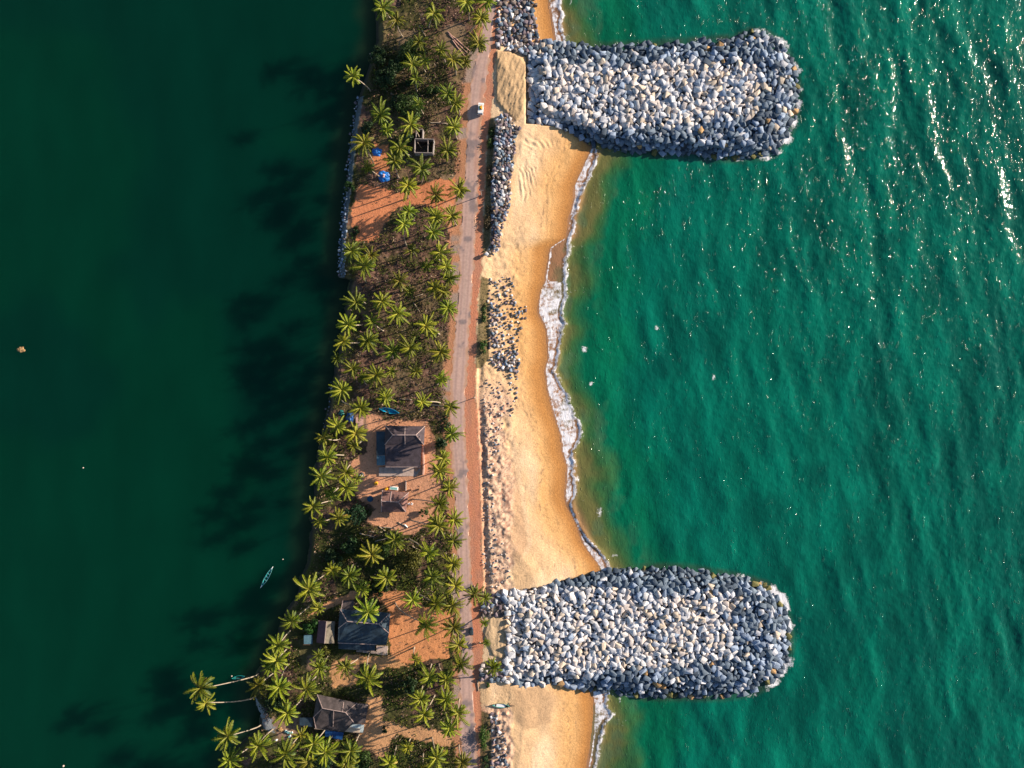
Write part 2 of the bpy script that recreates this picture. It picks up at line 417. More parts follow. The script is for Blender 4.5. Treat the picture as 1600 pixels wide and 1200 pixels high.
sand = lerp(sand, (0.44, 0.27, 0.165), basin * 0.6)
sand = lerp(sand, (0.66, 0.45, 0.28), sstep(7, 0, np.abs(PX - bx - 2)) * sstep(620, 660, PYc) * sstep(880, 860, PYc) * (0.5 + 0.5 * n2))
ero = sstep(575, 640, PYc) * sstep(16, -4, PX - 784 - (n1 - .5) * 46 - sstep(700, 900, PYc) * 8) * (PYc < 935)
ero = np.maximum(ero, sstep(1095, 1112, PYc) * sstep(803, 797, PX - (n1 - .5) * 14))
ero = np.maximum(ero, sstep(395, 380, PYc) * 0)
sand = lerp(sand, (0.62, 0.42, 0.30), ero * 0.8)
sand = lerp(sand, (0.36, 0.19, 0.13), ero * sstep(0.55, 0.75, n2) * 0.8)
sand = lerp(sand, (0.12, 0.08, 0.07), ero * sstep(0.80, 0.92, n3) * 0.8)
sand = lerp(sand, (0.50, 0.24, 0.13), ero * sstep(12, 2, PX - shoulderR(PYc)) * 0.6)
pa = sstep(-1, 2, sdist(PAD_A, wx * .3 + PX * .7, wy * .3 + PYc * .7)); pb = sstep(-1, 2, sdist(PAD_B, PX, PYc))
sand = lerp(sand, (0.44, 0.30, 0.17), pa); sand = lerp(sand, (0.50, 0.36, 0.22), pb)
cpad = sstep(-2, 4, sdist([(800, 1075), (850, 1072), (870, 1090), (862, 1130), (820, 1140), (798, 1110)], wx, wy))
sand = lerp(sand, (0.45, 0.29, 0.165), cpad * 0.8)
# grassy verge between shoulder and rock wall
vg = sstep(-1, 1, PX - shoulderR(PYc)) * sstep(1, -1, PX - np.interp(PYc, [180, 200, 240, 300, 380, 396, 430, 436, 560, 580, 1108, 1115, 1260], [770, 775, 771, 768, 766, 758, 748, 763, 764, 748, 750, 768, 768]))
vg = vg * ((PYc > 185) & (PYc < 396) | (PYc > 432) & (PYc < 575) | (PYc > 1108))
col = col * (1 - be[..., None]) + sand * be[..., None]
col = lerp(col, (0.09, 0.075, 0.03), vg * 0.85)
col = lerp(col, (0.05, 0.06, 0.03), ((dL < 0) | (dW < -30)) * 0.9)
# wrack lines, damp patches
wr1 = np.exp(-((dW - 40 - (fbm(PX * 0.2, PYc, 30, 76) - 0.5) * 30) / 1.2) ** 2) * sstep(0.5, 0.75, vnoise(PX, PYc, 3, 77))
col = lerp(col, (0.20, 0.13, 0.08), wr1 * be * 0.7)
col = lerp(col, (0.30, 0.19, 0.11), be * sstep(0.86, 0.95, vnoise(PX, PYc, 1.9, 78)) * sstep(0.45, 0.65, fbm(PX, PYc, 24, 79)) * sstep(12, 30, dW) * 0.7)
# dark core below the groynes
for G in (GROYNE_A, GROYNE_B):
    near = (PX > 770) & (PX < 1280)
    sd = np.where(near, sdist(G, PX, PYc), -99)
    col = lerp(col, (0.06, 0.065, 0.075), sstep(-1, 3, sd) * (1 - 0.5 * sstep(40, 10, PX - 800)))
nx, ny = PX.shape
idx = np.arange(nx * ny).reshape(nx, ny)
F = np.stack([idx[:-1, :-1], idx[1:, :-1], idx[1:, 1:], idx[:-1, 1:]], -1).reshape(-1, 4)
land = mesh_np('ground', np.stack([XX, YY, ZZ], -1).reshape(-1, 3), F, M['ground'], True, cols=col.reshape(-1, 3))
tag(land, 'sandy strip of land with brown litter, red dirt and orange beach', kind='structure')

# ------------------------------------------------------------------ road
rys = np.arange(-1500, 1500, 0.6); rpy = 600 - rys * S * KZ
u = np.linspace(-1, 1, 17)
c = (roadL(np.clip(rpy, -190, 1390)) + roadR(np.clip(rpy, -190, 1390))) / 2; hw = (roadR(rpy) - roadL(rpy)) / 2
rpx = c[:, None] + hw[:, None] * u[None, :]
edge = (np.abs(u) > 0.99)[None, :] * (vnoise(rpx, rpy[:, None] + 0 * rpx, 5, 80) - 0.5) * 6
rpx = rpx + edge
RX = (rpx - 800) / S / KZ; RY = np.repeat(rys[:, None], 17, 1)
RZ = 3.105 + 0.03 * (1 - u[None, :] ** 2) + 0 * RX
rc = np.zeros(RX.shape + (3,)) + np.array((0.48, 0.32, 0.27))
PYr = np.repeat(rpy[:, None], 17, 1)
U = np.repeat(u[None, :], len(rys), 0)
rc = lerp(rc, (0.30, 0.205, 0.185), (np.exp(-((U - 0.42) / 0.16) ** 2) + np.exp(-((U + 0.42) / 0.16) ** 2)) * 0.6)
rc = lerp(rc, (0.34, 0.25, 0.22), np.exp(-(U / 0.18) ** 2) * 0.5 * (fbm(rpx * 0, PYr, 30, 81) > 0.4))
rc = lerp(rc, (0.40, 0.17, 0.09), sstep(0.45, 0.75, fbm(rpx, PYr * 0.35, 26, 82)) * sstep(-0.2, 1.0, U) * sstep(60, 160, PYr) * sstep(330, 220, PYr))
rc = lerp(rc, (0.42, 0.24, 0.15), sstep(0.6, 1.0, np.abs(U) + (vnoise(rpx, PYr, 7, 84) - 0.5) * 0.5) * 0.8)
rc = lerp(rc, (0.15, 0.13, 0.14), sstep(0.62, 0.72, fbm(rpx, PYr, 18, 83)) * 0.7)
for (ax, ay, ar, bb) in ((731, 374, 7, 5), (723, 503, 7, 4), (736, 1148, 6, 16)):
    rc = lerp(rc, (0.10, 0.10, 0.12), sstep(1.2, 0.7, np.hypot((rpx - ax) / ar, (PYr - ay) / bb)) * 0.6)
idx = np.arange(RX.size).reshape(RX.shape)
F = np.stack([idx[:-1, :-1], idx[:-1, 1:], idx[1:, 1:], idx[1:, :-1]], -1).reshape(-1, 4)
road = mesh_np('road', np.stack([RX, RY, RZ], -1).reshape(-1, 3), F, M['road'], True, cols=rc.reshape(-1, 3))
tag(road, 'narrow worn grey asphalt road dusted with red dirt', kind='structure')

# ------------------------------------------------------------------ water
def water_mat(name, rough, bumps, foam=False):
    m = bpy.data.materials.new(name); m.use_nodes = True
    n = m.node_tree.nodes; l = m.node_tree.links; p = n["Principled BSDF"]
    p.inputs['Roughness'].default_value = rough; p.inputs['IOR'].default_value = 1.33
    a = n.new('ShaderNodeAttribute'); a.attribute_name = 'Col'; src = a.outputs['Color']
    geo = n.new('ShaderNodeNewGeometry')
    t = n.new('ShaderNodeTexNoise'); t.inputs['Scale'].default_value = 0.05; t.inputs['Detail'].default_value = 3
    mp = n.new('ShaderNodeMapping'); mp.inputs['Rotation'].default_value = (0, 0, math.radians(-15)); mp.inputs['Scale'].default_value = (1.6, 0.55, 1)
    l.new(geo.outputs['Position'], mp.inputs[0]); l.new(mp.outputs[0], t.inputs['Vector'])
    mr = n.new('ShaderNodeMapRange'); mr.inputs[1].default_value = 0.3; mr.inputs[2].default_value = 0.7
    mr.inputs[3].default_value = 0.8 if foam else 0.9; mr.inputs[4].default_value = 1.2 if foam else 1.1
    l.new(t.outputs['Fac'], mr.inputs[0])
    sc = n.new('ShaderNodeVectorMath'); sc.operation = 'SCALE'; l.new(src, sc.inputs[0]); l.new(mr.outputs[0], sc.inputs['Scale'])
    src = sc.outputs[0]
    prev = None
    for (scale, dist, st, *opt) in bumps:
        t = n.new('ShaderNodeTexNoise'); t.inputs['Scale'].default_value = scale; t.inputs['Detail'].default_value = 4; t.inputs['Roughness'].default_value = 0.6
        mp = n.new('ShaderNodeMapping'); mp.inputs['Rotation'].default_value = (0, 0, math.radians(-12)); mp.inputs['Scale'].default_value = (1, st, 1)
        l.new(geo.outputs['Position'], mp.inputs[0]); l.new(mp.outputs[0], t.inputs['Vector'])
        b = n.new('ShaderNodeBump'); b.inputs['Distance'].default_value = dist; b.inputs['Strength'].default_value = 1
        if opt:        # isolated steep wavelets on otherwise smooth water
            m0 = n.new('ShaderNodeMapRange'); m0.interpolation_type = 'SMOOTHSTEP'; m0.inputs[1].default_value = 0.575; m0.inputs[2].default_value = 0.80
            l.new(t.outputs['Fac'], m0.inputs[0]); l.new(m0.outputs[0], b.inputs['Height'])
        else: l.new(t.outputs['Fac'], b.inputs['Height'])
        if opt:        # wind patches: rougher and calmer water, choppier away from the shelter of the groynes
            t2 = n.new('ShaderNodeTexNoise'); t2.inputs['Scale'].default_value = 0.12; t2.inputs['Detail'].default_value = 4
            mp2 = n.new('ShaderNodeMapping'); mp2.inputs['Rotation'].default_value = (0, 0, math.radians(-14)); mp2.inputs['Scale'].default_value = (1.5, 0.5, 1)
            l.new(geo.outputs['Position'], mp2.inputs[0]); l.new(mp2.outputs[0], t2.inputs['Vector'])
            m2 = n.new('ShaderNodeMapRange'); m2.inputs[1].default_value = 0.42; m2.inputs[2].default_value = 0.68; m2.inputs[3].default_value = 0.22; m2.inputs[4].default_value = 1.0
            l.new(t2.outputs['Fac'], m2.inputs[0])
            ch = n.new('ShaderNodeAttribute'); ch.attribute_name = 'chop'
            mm = n.new('ShaderNodeMath'); mm.operation = 'MULTIPLY'; l.new(m2.outputs[0], mm.inputs[0]); l.new(ch.outputs['Fac'], mm.inputs[1])
            l.new(mm.outputs[0], b.inputs['Strength'])
        if prev: l.new(prev.outputs[0], b.inputs['Normal'])
        prev = b
    if prev: l.new(prev.outputs[0], p.inputs['Normal'])
    if foam:
        fa = n.new('ShaderNodeAttribute'); fa.attribute_name = 'foam'
        t = n.new('ShaderNodeTexNoise'); t.inputs['Scale'].default_value = 0.9; t.inputs['Detail'].default_value = 7; t.inputs['Roughness'].default_value = 0.68
        l.new(geo.outputs['Position'], t.inputs['Vector'])
        ad = n.new('ShaderNodeMath'); ad.operation = 'ADD'; l.new(fa.outputs['Fac'], ad.inputs[0]); l.new(t.outputs['Fac'], ad.inputs[1])
        mr = n.new('ShaderNodeMapRange'); mr.inputs[1].default_value = 0.92; mr.inputs[2].default_value = 1.16
        l.new(ad.outputs[0], mr.inputs[0])
        mx = n.new('ShaderNodeMix'); mx.data_type = 'RGBA'
        l.new(mr.outputs[0], mx.inputs[0]); l.new(src, mx.inputs[6]); mx.inputs[7].default_value = (0.74, 0.73, 0.76, 1)
        src = mx.outputs[2]
        rr = n.new('ShaderNodeMapRange'); rr.inputs[3].default_value = rough; rr.inputs[4].default_value = 0.7
        l.new(mr.outputs[0], rr.inputs[0]); l.new(rr.outputs[0], p.inputs['Roughness'])
    l.new(src, p.inputs['Base Color'])
    return m

M['sea'] = water_mat('sea_water', 0.09, [(0.45, 0.20, 0.45), (1.2, 0.10, 0.6), (0.85, 0.50, 0.42, 'patch')], True)
M['lagoon'] = water_mat('lagoon_water', 0.12, [(0.8, 0.02, 0.7)])
_p = M['lagoon'].node_tree.nodes["Principled BSDF"]      # murky water: light spreads metres below the surface
_p.subsurface_method = 'BURLEY'
_p.inputs['Subsurface Weight'].default_value = 1.0
_p.inputs['Subsurface Radius'].default_value = (1.0, 1.0, 1.0)
_p.inputs['Subsurface Scale'].default_value = 14.0
_p.inputs['Specular IOR Level'].default_value = 0.18

sx = axis((836 - 800) / S, (1625 - 800) / S, 0.42, 5, 6000)
sx = sx[sx > (830 - 800) / S]
sy = axis((600 - 1222) / S, (600 + 22) / S, 0.42, -5000, 5000)
SX, SY = np.meshgrid(sx, sy, indexing='ij')
QX = 800 + SX * S; QY = 600 - SY * S; QYc = np.clip(QY, -190, 1390)
fwl = waterline(QYc) + (fbm(QX * 0.2, QYc, 26, 6) - 0.5) * 5
fr = foamR(QYc) + (fbm(QX * 0.1, QYc, 22, 88) - 0.5) * 12 + (vnoise(QX * 0.1, QYc, 5, 89) - 0.5) * 3
fr = np.maximum(fr, fwl + 4)
dS = QX - fwl
wr = np.random.default_rng(3)
hgt = np.zeros_like(SX)
warpx = SX + 6 * (fbm(SX, SY, 45, 90) - 0.5) * 2; warpy = SY + 6 * (fbm(SX, SY, 45, 91) - 0.5) * 2
for (lam, amp, n_, spread) in ((18, 0.17, 3, 8), (10, 0.115, 4, 16), (6.5, 0.066, 5, 28), (4, 0.038, 6, 38), (2.7, 0.025, 6, 50), (1.8, 0.016, 6, 60)):
    for _ in range(n_):
        L = lam * wr.uniform(0.8, 1.25); a = math.radians(15 + wr.normal(0, spread)); k = 2 * math.pi / L
        ph = wr.uniform(0, 6.28)
        arg = k * (warpx * math.cos(a) + warpy * math.sin(a)) + ph
        hgt += amp / math.sqrt(n_) * (2 * ((np.sin(arg) + 1) / 2) ** 1.6 - 0.8)
patch = 0.65 + 0.7 * fbm(SX, SY, 40, 92)
calm = 0.6 + 0.4 * sstep(1050, 1500, QX + (600 - QYc) * 0.25)
far = 1 - sstep(900, 2500, np.abs(QX - 800) ) * 0.8
att = sstep(0, 90, dS) * 0.95 + 0.02
hgt = hgt * patch * calm * att * np.where(np.abs(SY) > 150, 0.5, 1) * far
dA = -sdist(GROYNE_A, QX, QYc); dB = -sdist(GROYNE_B, QX, QYc)
dG = np.minimum(dA, dB)
# breaking roller ridge close to the beach
rol = np.exp(-((QX - fr) / 4.0) ** 2) * 0.35 * sstep(0, 8, dS)
hgt = hgt + rol * (0.5 + vnoise(QX, QYc, 18, 95))
q = dS + (fbm(QX, QYc, 40, 96) - 0.5) * 50 + (vnoise(QX, QYc, 90, 97) - 0.5) * 30
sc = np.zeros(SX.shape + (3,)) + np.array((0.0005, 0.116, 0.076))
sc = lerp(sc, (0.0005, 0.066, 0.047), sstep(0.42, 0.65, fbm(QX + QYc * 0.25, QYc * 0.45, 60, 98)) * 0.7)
sc = lerp(sc, (0.0005, 0.056, 0.042), sstep(0.48, 0.68, fbm(QX - QYc * 0.18, QYc * 0.42, 24, 118, 3)) * 0.55)  # shaded bands of the swell, painted into the water colour
sc = lerp(sc, (0.002, 0.150, 0.098), sstep(0.56, 0.74, fbm(QX - QYc * 0.18 + 90, QYc * 0.42, 20, 119, 3)) * 0.5)  # sunlit bands of the swell, painted in the same way
sc = lerp(sc, (0.0005, 0.060, 0.042), sstep(0.1, -0.25, hgt) * 0.6)  # shade in the wave troughs, put into the colour by height
sc = lerp(sc, (0.001, 0.112, 0.048), sstep(170, 90, q) * 0.7)
sc = lerp(sc, (0.045, 0.105, 0.028), sstep(84, 44, q) * 0.8)
sc = lerp(sc, (0.15, 0.125, 0.042), sstep(54, 24, q) * 0.75)
sc = lerp(sc, (0.34, 0.17, 0.09), np.maximum(sstep(26, 4, dS) * 0.75, (QX < fr - 2) * 0.9))
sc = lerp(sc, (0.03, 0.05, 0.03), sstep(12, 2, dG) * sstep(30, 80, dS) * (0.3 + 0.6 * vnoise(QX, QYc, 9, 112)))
sc = lerp(sc, (0.06, 0.12, 0.06), sstep(0.56, 0.72, fbm(QX + 8 * (vnoise(QX, QYc, 12, 116) - .5), QYc * 0.6, 26, 117)) * sstep(110, 40, dS) * 0.55)
foam = np.zeros_like(SX)
band = sstep(0, 2.5, dS) * sstep(fr + 3, fr - 3, QX)
width = fr - fwl
rel = np.clip(dS / np.maximum(width, 1), 0, 1.2)
foam = np.maximum(foam, band * (0.26 + 0.34 * fbm(QX, QYc * 0.8, 14, 99) + 0.26 * vnoise(QX * 0.35, QYc, 3.5, 115) + 0.10 * rel))
foam = np.maximum(foam, np.exp(-((dS - 2.0) / 1.3) ** 2) * (0.5 + 0.25 * vnoise(QX, QYc, 7, 108)))
foam = np.maximum(foam, np.exp(-((QX - fr) / 4.0) ** 2) * (0.30 + 0.42 * vnoise(QX, QYc, 16, 101)))
wash = (QYc > 372) & (QYc < 440 + (fbm(QX, QYc, 9, 106) - 0.5) * 16)          # thin clear sheet of backwash
foam = np.where(wash & (QX < fr - 5) & (dS > 4), 0.15 + 0.2 * vnoise(QX, QYc, 8, 102), foam)
wash2 = QYc > 1142 + (fbm(QX, QYc, 9, 107) - 0.5) * 16
foam = np.where(wash2 & (QX < fr - 4) & (dS > 4), 0.2, foam)
lay = (fbm(QX * 0.3, QYc, 40, 121) - 0.5) * 30          # a second, broken line of foam offshore and lace behind the surf
foam = np.maximum(foam, np.exp(-((QX - fr - 22 - lay) / 3.5) ** 2) * sstep(0.45, 0.8, vnoise(QX * 0.4, QYc, 26, 122)) * 0.50)
foam = np.maximum(foam, sstep(16, 0, QX - fr) * (QX > fr) * (0.12 + 0.42 * vnoise(QX, QYc, 11, 123)))
# gaps showing the blue-grey back of the roller
gap = np.exp(-((QX - fr + 6) / 1.5) ** 2) * (vnoise(QX * 0, QYc, 30, 103) > 0.42)
foam = foam * (1 - 0.6 * gap)
tip = sstep(1130, 1215, QX)
south = sstep(1000, 950, QX)
foam = np.maximum(foam, sstep(15 + 9 * tip, 1, dG) * (0.30 + 0.26 * tip) * (0.25 + 1.35 * vnoise(QX, QYc, 10, 104)))
for (fx, fy, ra, rb, s_, an) in ((913, 546, 5, 5, .62, 0), (930, 540, 9, 4, .35, 0), (923, 600, 3.5, 4, .55, 0), (927, 610, 2, 6, .3, 0), (937, 800, 5, 9, .5, 0), (950, 802, 8, 6, .32, 0),
        (903, 748, 3, 6, .55, 0), (1026, 512, 4, 5, .5, 0), (1115, 590, 3, 7, .52, 0), (1140, 538, 2, 6, .35, 0), (960, 868, 9, 4, .45, 20), (972, 1128, 12, 7, .38, 0), (955, 1115, 9, 5, .45, -25), (868, 70, 14, 5, .4, 0),
        (900, 560, 6, 3, .3, 0), (898, 455, 14, 5, .33, 0), (885, 545, 12, 4, .3, 0), (915, 30, 4, 10, .3, 0), (945, 705, 3, 14, .25, 0)):
    foam = np.maximum(foam, 1.08 * s_ * np.exp(-(((QX - fx) / (ra * 1.6)) ** 2 + ((QYc - fy) / (rb * 1.5)) ** 2)))
# small whitecaps on the open sea
wc = vnoise(warpx * S, warpy * S * 0.35, 7, 105) * sstep(1000, 1400, QX) * sstep(1200, 300, QYc)
crest = sstep(0.42, 0.75, hgt)
foam = np.maximum(foam, crest * wc * 0.42)
hgt = hgt + np.minimum(foam, 0.6) * 0.06 * sstep(2, 8, dS)
hgt = hgt + 0.03
idx = np.arange(SX.size).reshape(SX.shape)
F = np.stack([idx[:-1, :-1], idx[1:, :-1], idx[1:, 1:], idx[:-1, 1:]], -1).reshape(-1, 4)
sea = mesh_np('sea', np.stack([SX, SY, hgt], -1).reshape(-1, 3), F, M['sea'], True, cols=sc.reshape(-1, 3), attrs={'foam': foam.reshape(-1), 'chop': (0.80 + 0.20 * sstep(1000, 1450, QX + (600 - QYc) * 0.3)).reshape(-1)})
tag(sea, 'green sea with swell, sun glints and white surf on the beach', kind='structure')

lx = axis((0 - 830) / S, (640 - 800) / S, 1.2, -6000, -5); lx = lx[lx < (660 - 800) / S]
ly = axis(-150, 150, 1.2, -5000, 5000)
LX, LY = np.meshgrid(lx, ly, indexing='ij')
lc = np.zeros(LX.shape + (3,)) + np.array((0.0004, 0.0265, 0.0140))
lc = lerp(lc, (0.0004, 0.022, 0.0135), sstep(0.45, 0.6, fbm(LX, LY, 60, 110)))
lc = lerp(lc, (0.02, 0.035, 0.018), 0.6 * sstep(9, 0, (shoreL(600 - LY * S) - (800 + LX * S)) / S + 4 * (fbm(LX, LY, 6, 113) - 0.5)))
lh = 0.012 * (fbm(LX, LY, 9, 111) - 0.5)
idx = np.arange(LX.size).reshape(LX.shape)
F = np.stack([idx[:-1, :-1], idx[1:, :-1], idx[1:, 1:], idx[:-1, 1:]], -1).reshape(-1, 4)
lag = mesh_np('lagoon', np.stack([LX, LY, lh], -1).reshape(-1, 3), F, M['lagoon'], True, cols=lc.reshape(-1, 3))
tag(lag, 'still dark green lagoon water', kind='structure')


# ------------------------------------------------------------------ boulders
def hull_rock(seed, n=15):
    import bmesh
    r = random.Random(seed); bm = bmesh.new()
    sx_, sy_, sz_ = r.uniform(0.85, 1.2), r.uniform(0.62, 0.9), r.uniform(0.5, 0.8)
    if seed % 3:                       # quarried block: a box with knocked corners
        for cx in (-1, 1):
            for cy in (-1, 1):
                for cz in (-1, 1):
                    if r.random() < 0.22:
                        for _ in range(3): bm.verts.new(((cx * r.uniform(0.35, 0.8)) * sx_, (cy * r.uniform(0.35, 0.8)) * sy_, cz * r.uniform(0.45, 0.95) * sz_))
                    else: bm.verts.new(((cx * 0.72 + r.uniform(-0.2, 0.2)) * sx_, (cy * 0.72 + r.uniform(-0.2, 0.2)) * sy_, (cz * 0.8 + r.uniform(-0.22, 0.18)) * sz_))
    else:
        for _ in range(n):
            while True:
                v = Vector((r.uniform(-1, 1), r.uniform(-1, 1), r.uniform(-1, 1)))
                if 0.88 < v.length < 1.0: break
            bm.verts.new((v.x * sx_, v.y * sy_, v.z * sz_))
    g = bmesh.ops.convex_hull(bm, input=bm.verts)
    bmesh.ops.delete(bm, geom=[e for e in g['geom_interior'] if isinstance(e, bmesh.types.BMVert)], context='VERTS')
    bmesh.ops.bevel(bm, geom=[e for e in bm.edges], offset=0.03, segments=1, affect='EDGES', clamp_overlap=True)
    bmesh.ops.triangulate(bm, faces=bm.faces)
    bm.verts.ensure_lookup_table()
    vs = np.array([v.co[:] for v in bm.verts]); fs = np.array([[v.index for v in f.verts] for f in bm.faces])
    bm.free(); return vs, fs
ROCKS = [hull_rock(100 + i, 8 + i % 5) for i in range(36)]

TONES = {'white': (0.54, 0.53, 0.53), 'pale grey': (0.46, 0.47, 0.51), 'tan': (0.50, 0.42, 0.34), 'pinkish': (0.53, 0.47, 0.44), 'blue-grey': (0.22, 0.28, 0.38), 'brown-grey': (0.13, 0.105, 0.095), 'dark grey': (0.12, 0.16, 0.21), 'dark slate': (0.06, 0.085, 0.12), 'ochre': (0.36, 0.22, 0.10), 'mossy': (0.13, 0.12, 0.04), 'purplish': (0.17, 0.135, 0.155)}
def pick(r, table):
    t = r.random() * sum(w for _, w in table)
    for k, w in table:
        t -= w
        if t <= 0: return k
    return table[-1][0]
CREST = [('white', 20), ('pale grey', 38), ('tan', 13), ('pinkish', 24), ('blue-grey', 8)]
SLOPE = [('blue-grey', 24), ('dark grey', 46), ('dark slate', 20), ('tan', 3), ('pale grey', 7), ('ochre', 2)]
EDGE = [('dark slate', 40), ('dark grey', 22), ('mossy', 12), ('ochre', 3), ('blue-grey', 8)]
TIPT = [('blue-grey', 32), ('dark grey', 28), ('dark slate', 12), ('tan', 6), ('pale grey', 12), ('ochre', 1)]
REV = [('pale grey', 12), ('white', 3), ('blue-grey', 10), ('dark grey', 16), ('brown-grey', 28), ('purplish', 34), ('pinkish', 12), ('dark slate', 10)]

def spot_filter(x, y): return True
cands = []
def region(name, poly, rmin, rmax, power, count, k=0.80):
    xs_ = [p[0] for p in poly]; ys_ = [p[1] for p in poly]
    x = rng.uniform(min(xs_), max(xs_), count); y = rng.uniform(min(ys_), max(ys_), count)
    ok = inside(poly, x, y)
    x, y = x[ok], y[ok]
    r = rmin + (rmax - rmin) * rng.random(len(x)) ** power
    return list(zip(x, y, r, [name] * len(x), [k] * len(x)))
REG = []
REG += region('upper groyne', [(x + (6 if x == 822 else 0), y) for x, y in GROYNE_A], 0.50, 1.38, 1.1, 80000, 0.64)
REG += region('lower groyne', GROYNE_B, 0.50, 1.38, 1.1, 80000, 0.64)
REG += region('rock bank above the upper groyne', [(777, -20), (828, -20), (834, 20), (838, 52), (846, 66), (905, 70), (826, 86), (800, 79), (777, 76)], 0.40, 1.1, 1.4, 14000, 0.66)
REG += region('rock bank above the upper groyne', [(826, -20), (838, -20), (840, 60), (832, 50)], 0.35, 0.8, 1.4, 90, 1.2)
REG += region('narrow rock wall beside the road', [(775, 184), (790, 178), (803, 192), (812, 200), (806, 216), (801, 262), (797, 300), (795, 330), (785, 350), (780, 385), (772, 398), (757, 398), (768, 385), (769, 300), (773, 240)], 0.32, 0.88, 1.5, 20000, 0.66)
REG += region('scattered rocks on the middle beach', [(765, 434), (785, 430), (808, 434), (800, 458), (812, 480), (822, 478), (824, 510), (812, 520), (810, 545), (812, 578), (806, 600), (810, 615), (804, 640), (796, 655), (793, 625), (795, 600), (775, 575), (764, 545), (766, 500), (762, 470)], 0.25, 0.72, 1.6, 800, 0.85)
REG += region('scattered rocks on the middle beach', [(765, 474), (778, 474), (778, 545), (765, 540)], 0.25, 0.75, 1.4, 700, 0.78)
REG += region('scattered rocks on the middle beach', [(784, 545), (810, 540), (810, 582), (780, 578), (764, 560)], 0.25, 0.7, 1.4, 900, 0.75)
REG += region('small stones above the beach', [(752, 590), (785, 590), (790, 640), (782, 700), (770, 760), (775, 830), (795, 860), (800, 900), (770, 925), (752, 880), (756, 700)], 0.16, 0.5, 1.6, 620, 1.0)
REG += region('rock bank below the lower groyne', [(764, 1112), (777, 1118), (790, 1145), (792, 1180), (796, 1215), (766, 1215), (770, 1160)], 0.28, 0.85, 1.4, 700, 0.8)
REG += region('rocks at the foot of the lower groyne', [(748, 1042), (766, 1034), (790, 1036), (795, 1066), (775, 1066), (752, 1062)], 0.4, 1.0, 1.3, 1200, 0.8)
REG += region('rocks at the foot of the lower groyne', [(768, 930), (792, 922), (796, 968), (780, 962), (752, 962), (750, 948)], 0.4, 1.0, 1.3, 1200, 0.8)
REG += region('seawall rubble along the lagoon', [(551, 152), (559, 152), (553, 210), (544, 300), (540, 380), (540, 432), (527, 432), (530, 350), (537, 300), (544, 230)], 0.22, 0.6, 1.4, 1500, 0.9)
REG += region('stones at the lagoon edge', [(522, 590), (512, 600), (500, 660), (505, 675), (516, 640), (524, 610)], 0.2, 0.45, 1.4, 60, 1.2)
REG.sort(key=lambda t: -t[2])
grid = {}; placed = []
cs = 8.0
for (x, y, r, nm, k) in REG:
    rp = r * S
    gx_, gy_ = int(x // cs), int(y // cs); ok = True
    for a in (-2, -1, 0, 1, 2):
        for b in (-2, -1, 0, 1, 2):
            for (x2, y2, r2, k2) in grid.get((gx_ + a, gy_ + b), ()):
                if (x - x2) ** 2 + (y - y2) ** 2 < ((rp + r2) * min(k, k2)) ** 2: ok = False; break
            if not ok: break
        if not ok: break
    if ok:
        grid.setdefault((gx_, gy_), []).append((x, y, rp, k)); placed.append((x, y, r, nm))
placed = [p for p in placed if not (p[3].endswith('groyne') and False)]
pa_ = np.array([(p[0], p[1]) for p in placed])
gzs = ground_z(pa_[:, 0], pa_[:, 1])
sdA = sdist(GROYNE_A, pa_[:, 0], pa_[:, 1]); sdB = sdist(GROYNE_B, pa_[:, 0], pa_[:, 1])
tn = fbm(pa_[:, 0], pa_[:, 1], 46, 120)
rocks = []
for i, (x, y, r, nm) in enumerate(placed):
    rr = random.Random(i * 13 + 5)
    g = nm in ('upper groyne', 'lower groyne')
    if g:
        up = nm[0] == 'u'
        d = (sdA if up else sdB)[i] + (tn[i] - 0.5) * 16
        if sdA[i] > 0 or sdB[i] > 0:
            t0 = (96, 207) if up else (927, 1052)
            tipx = 1190 if up else 1150
            if not up: t0 = (916 + 10 * sstep(900, 1100, x), 1062 - 26 * sstep(850, 1100, x))
            else: t0 = (97, 196 + 8 * sstep(850, 950, x) - 18 * sstep(1000, 1200, x))
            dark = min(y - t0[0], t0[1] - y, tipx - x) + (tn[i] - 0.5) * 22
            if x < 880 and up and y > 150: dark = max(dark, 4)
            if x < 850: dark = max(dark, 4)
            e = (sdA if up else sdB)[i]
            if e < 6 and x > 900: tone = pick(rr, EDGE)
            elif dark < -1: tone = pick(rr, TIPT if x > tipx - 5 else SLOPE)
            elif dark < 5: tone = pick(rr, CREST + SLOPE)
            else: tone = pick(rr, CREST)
        z = gzs[i] + r * rr.uniform(0.28, 0.52)
    elif nm.startswith('seawall') or 'lagoon' in nm:
        tone = pick(rr, [('blue-grey', 5), ('dark grey', 4), ('purplish', 2), ('pale grey', 1)]); z = gzs[i] + r * 0.3
    else:
        tone = pick(rr, REV if 'small' not in nm else [('purplish', 3), ('dark grey', 3), ('pinkish', 3)])
        lift = 0
        if 'narrow' in nm: lift = 1.0 * sstep(0, 4, pdist([(768, 180), (768, 400)], np.array([x]), np.array([y]))[0]) * sstep(806, 780, x)
        z = gzs[i] + r * rr.uniform(0.15, 0.5) + lift
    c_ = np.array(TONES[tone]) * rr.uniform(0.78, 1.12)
    rocks.append(dict(px=x, py=y, r=r, nm=nm, tone=tone, z=float(z), c=c_, v=rr.randrange(len(ROCKS)), g=g, up=nm[0] == 'u', seed=i))

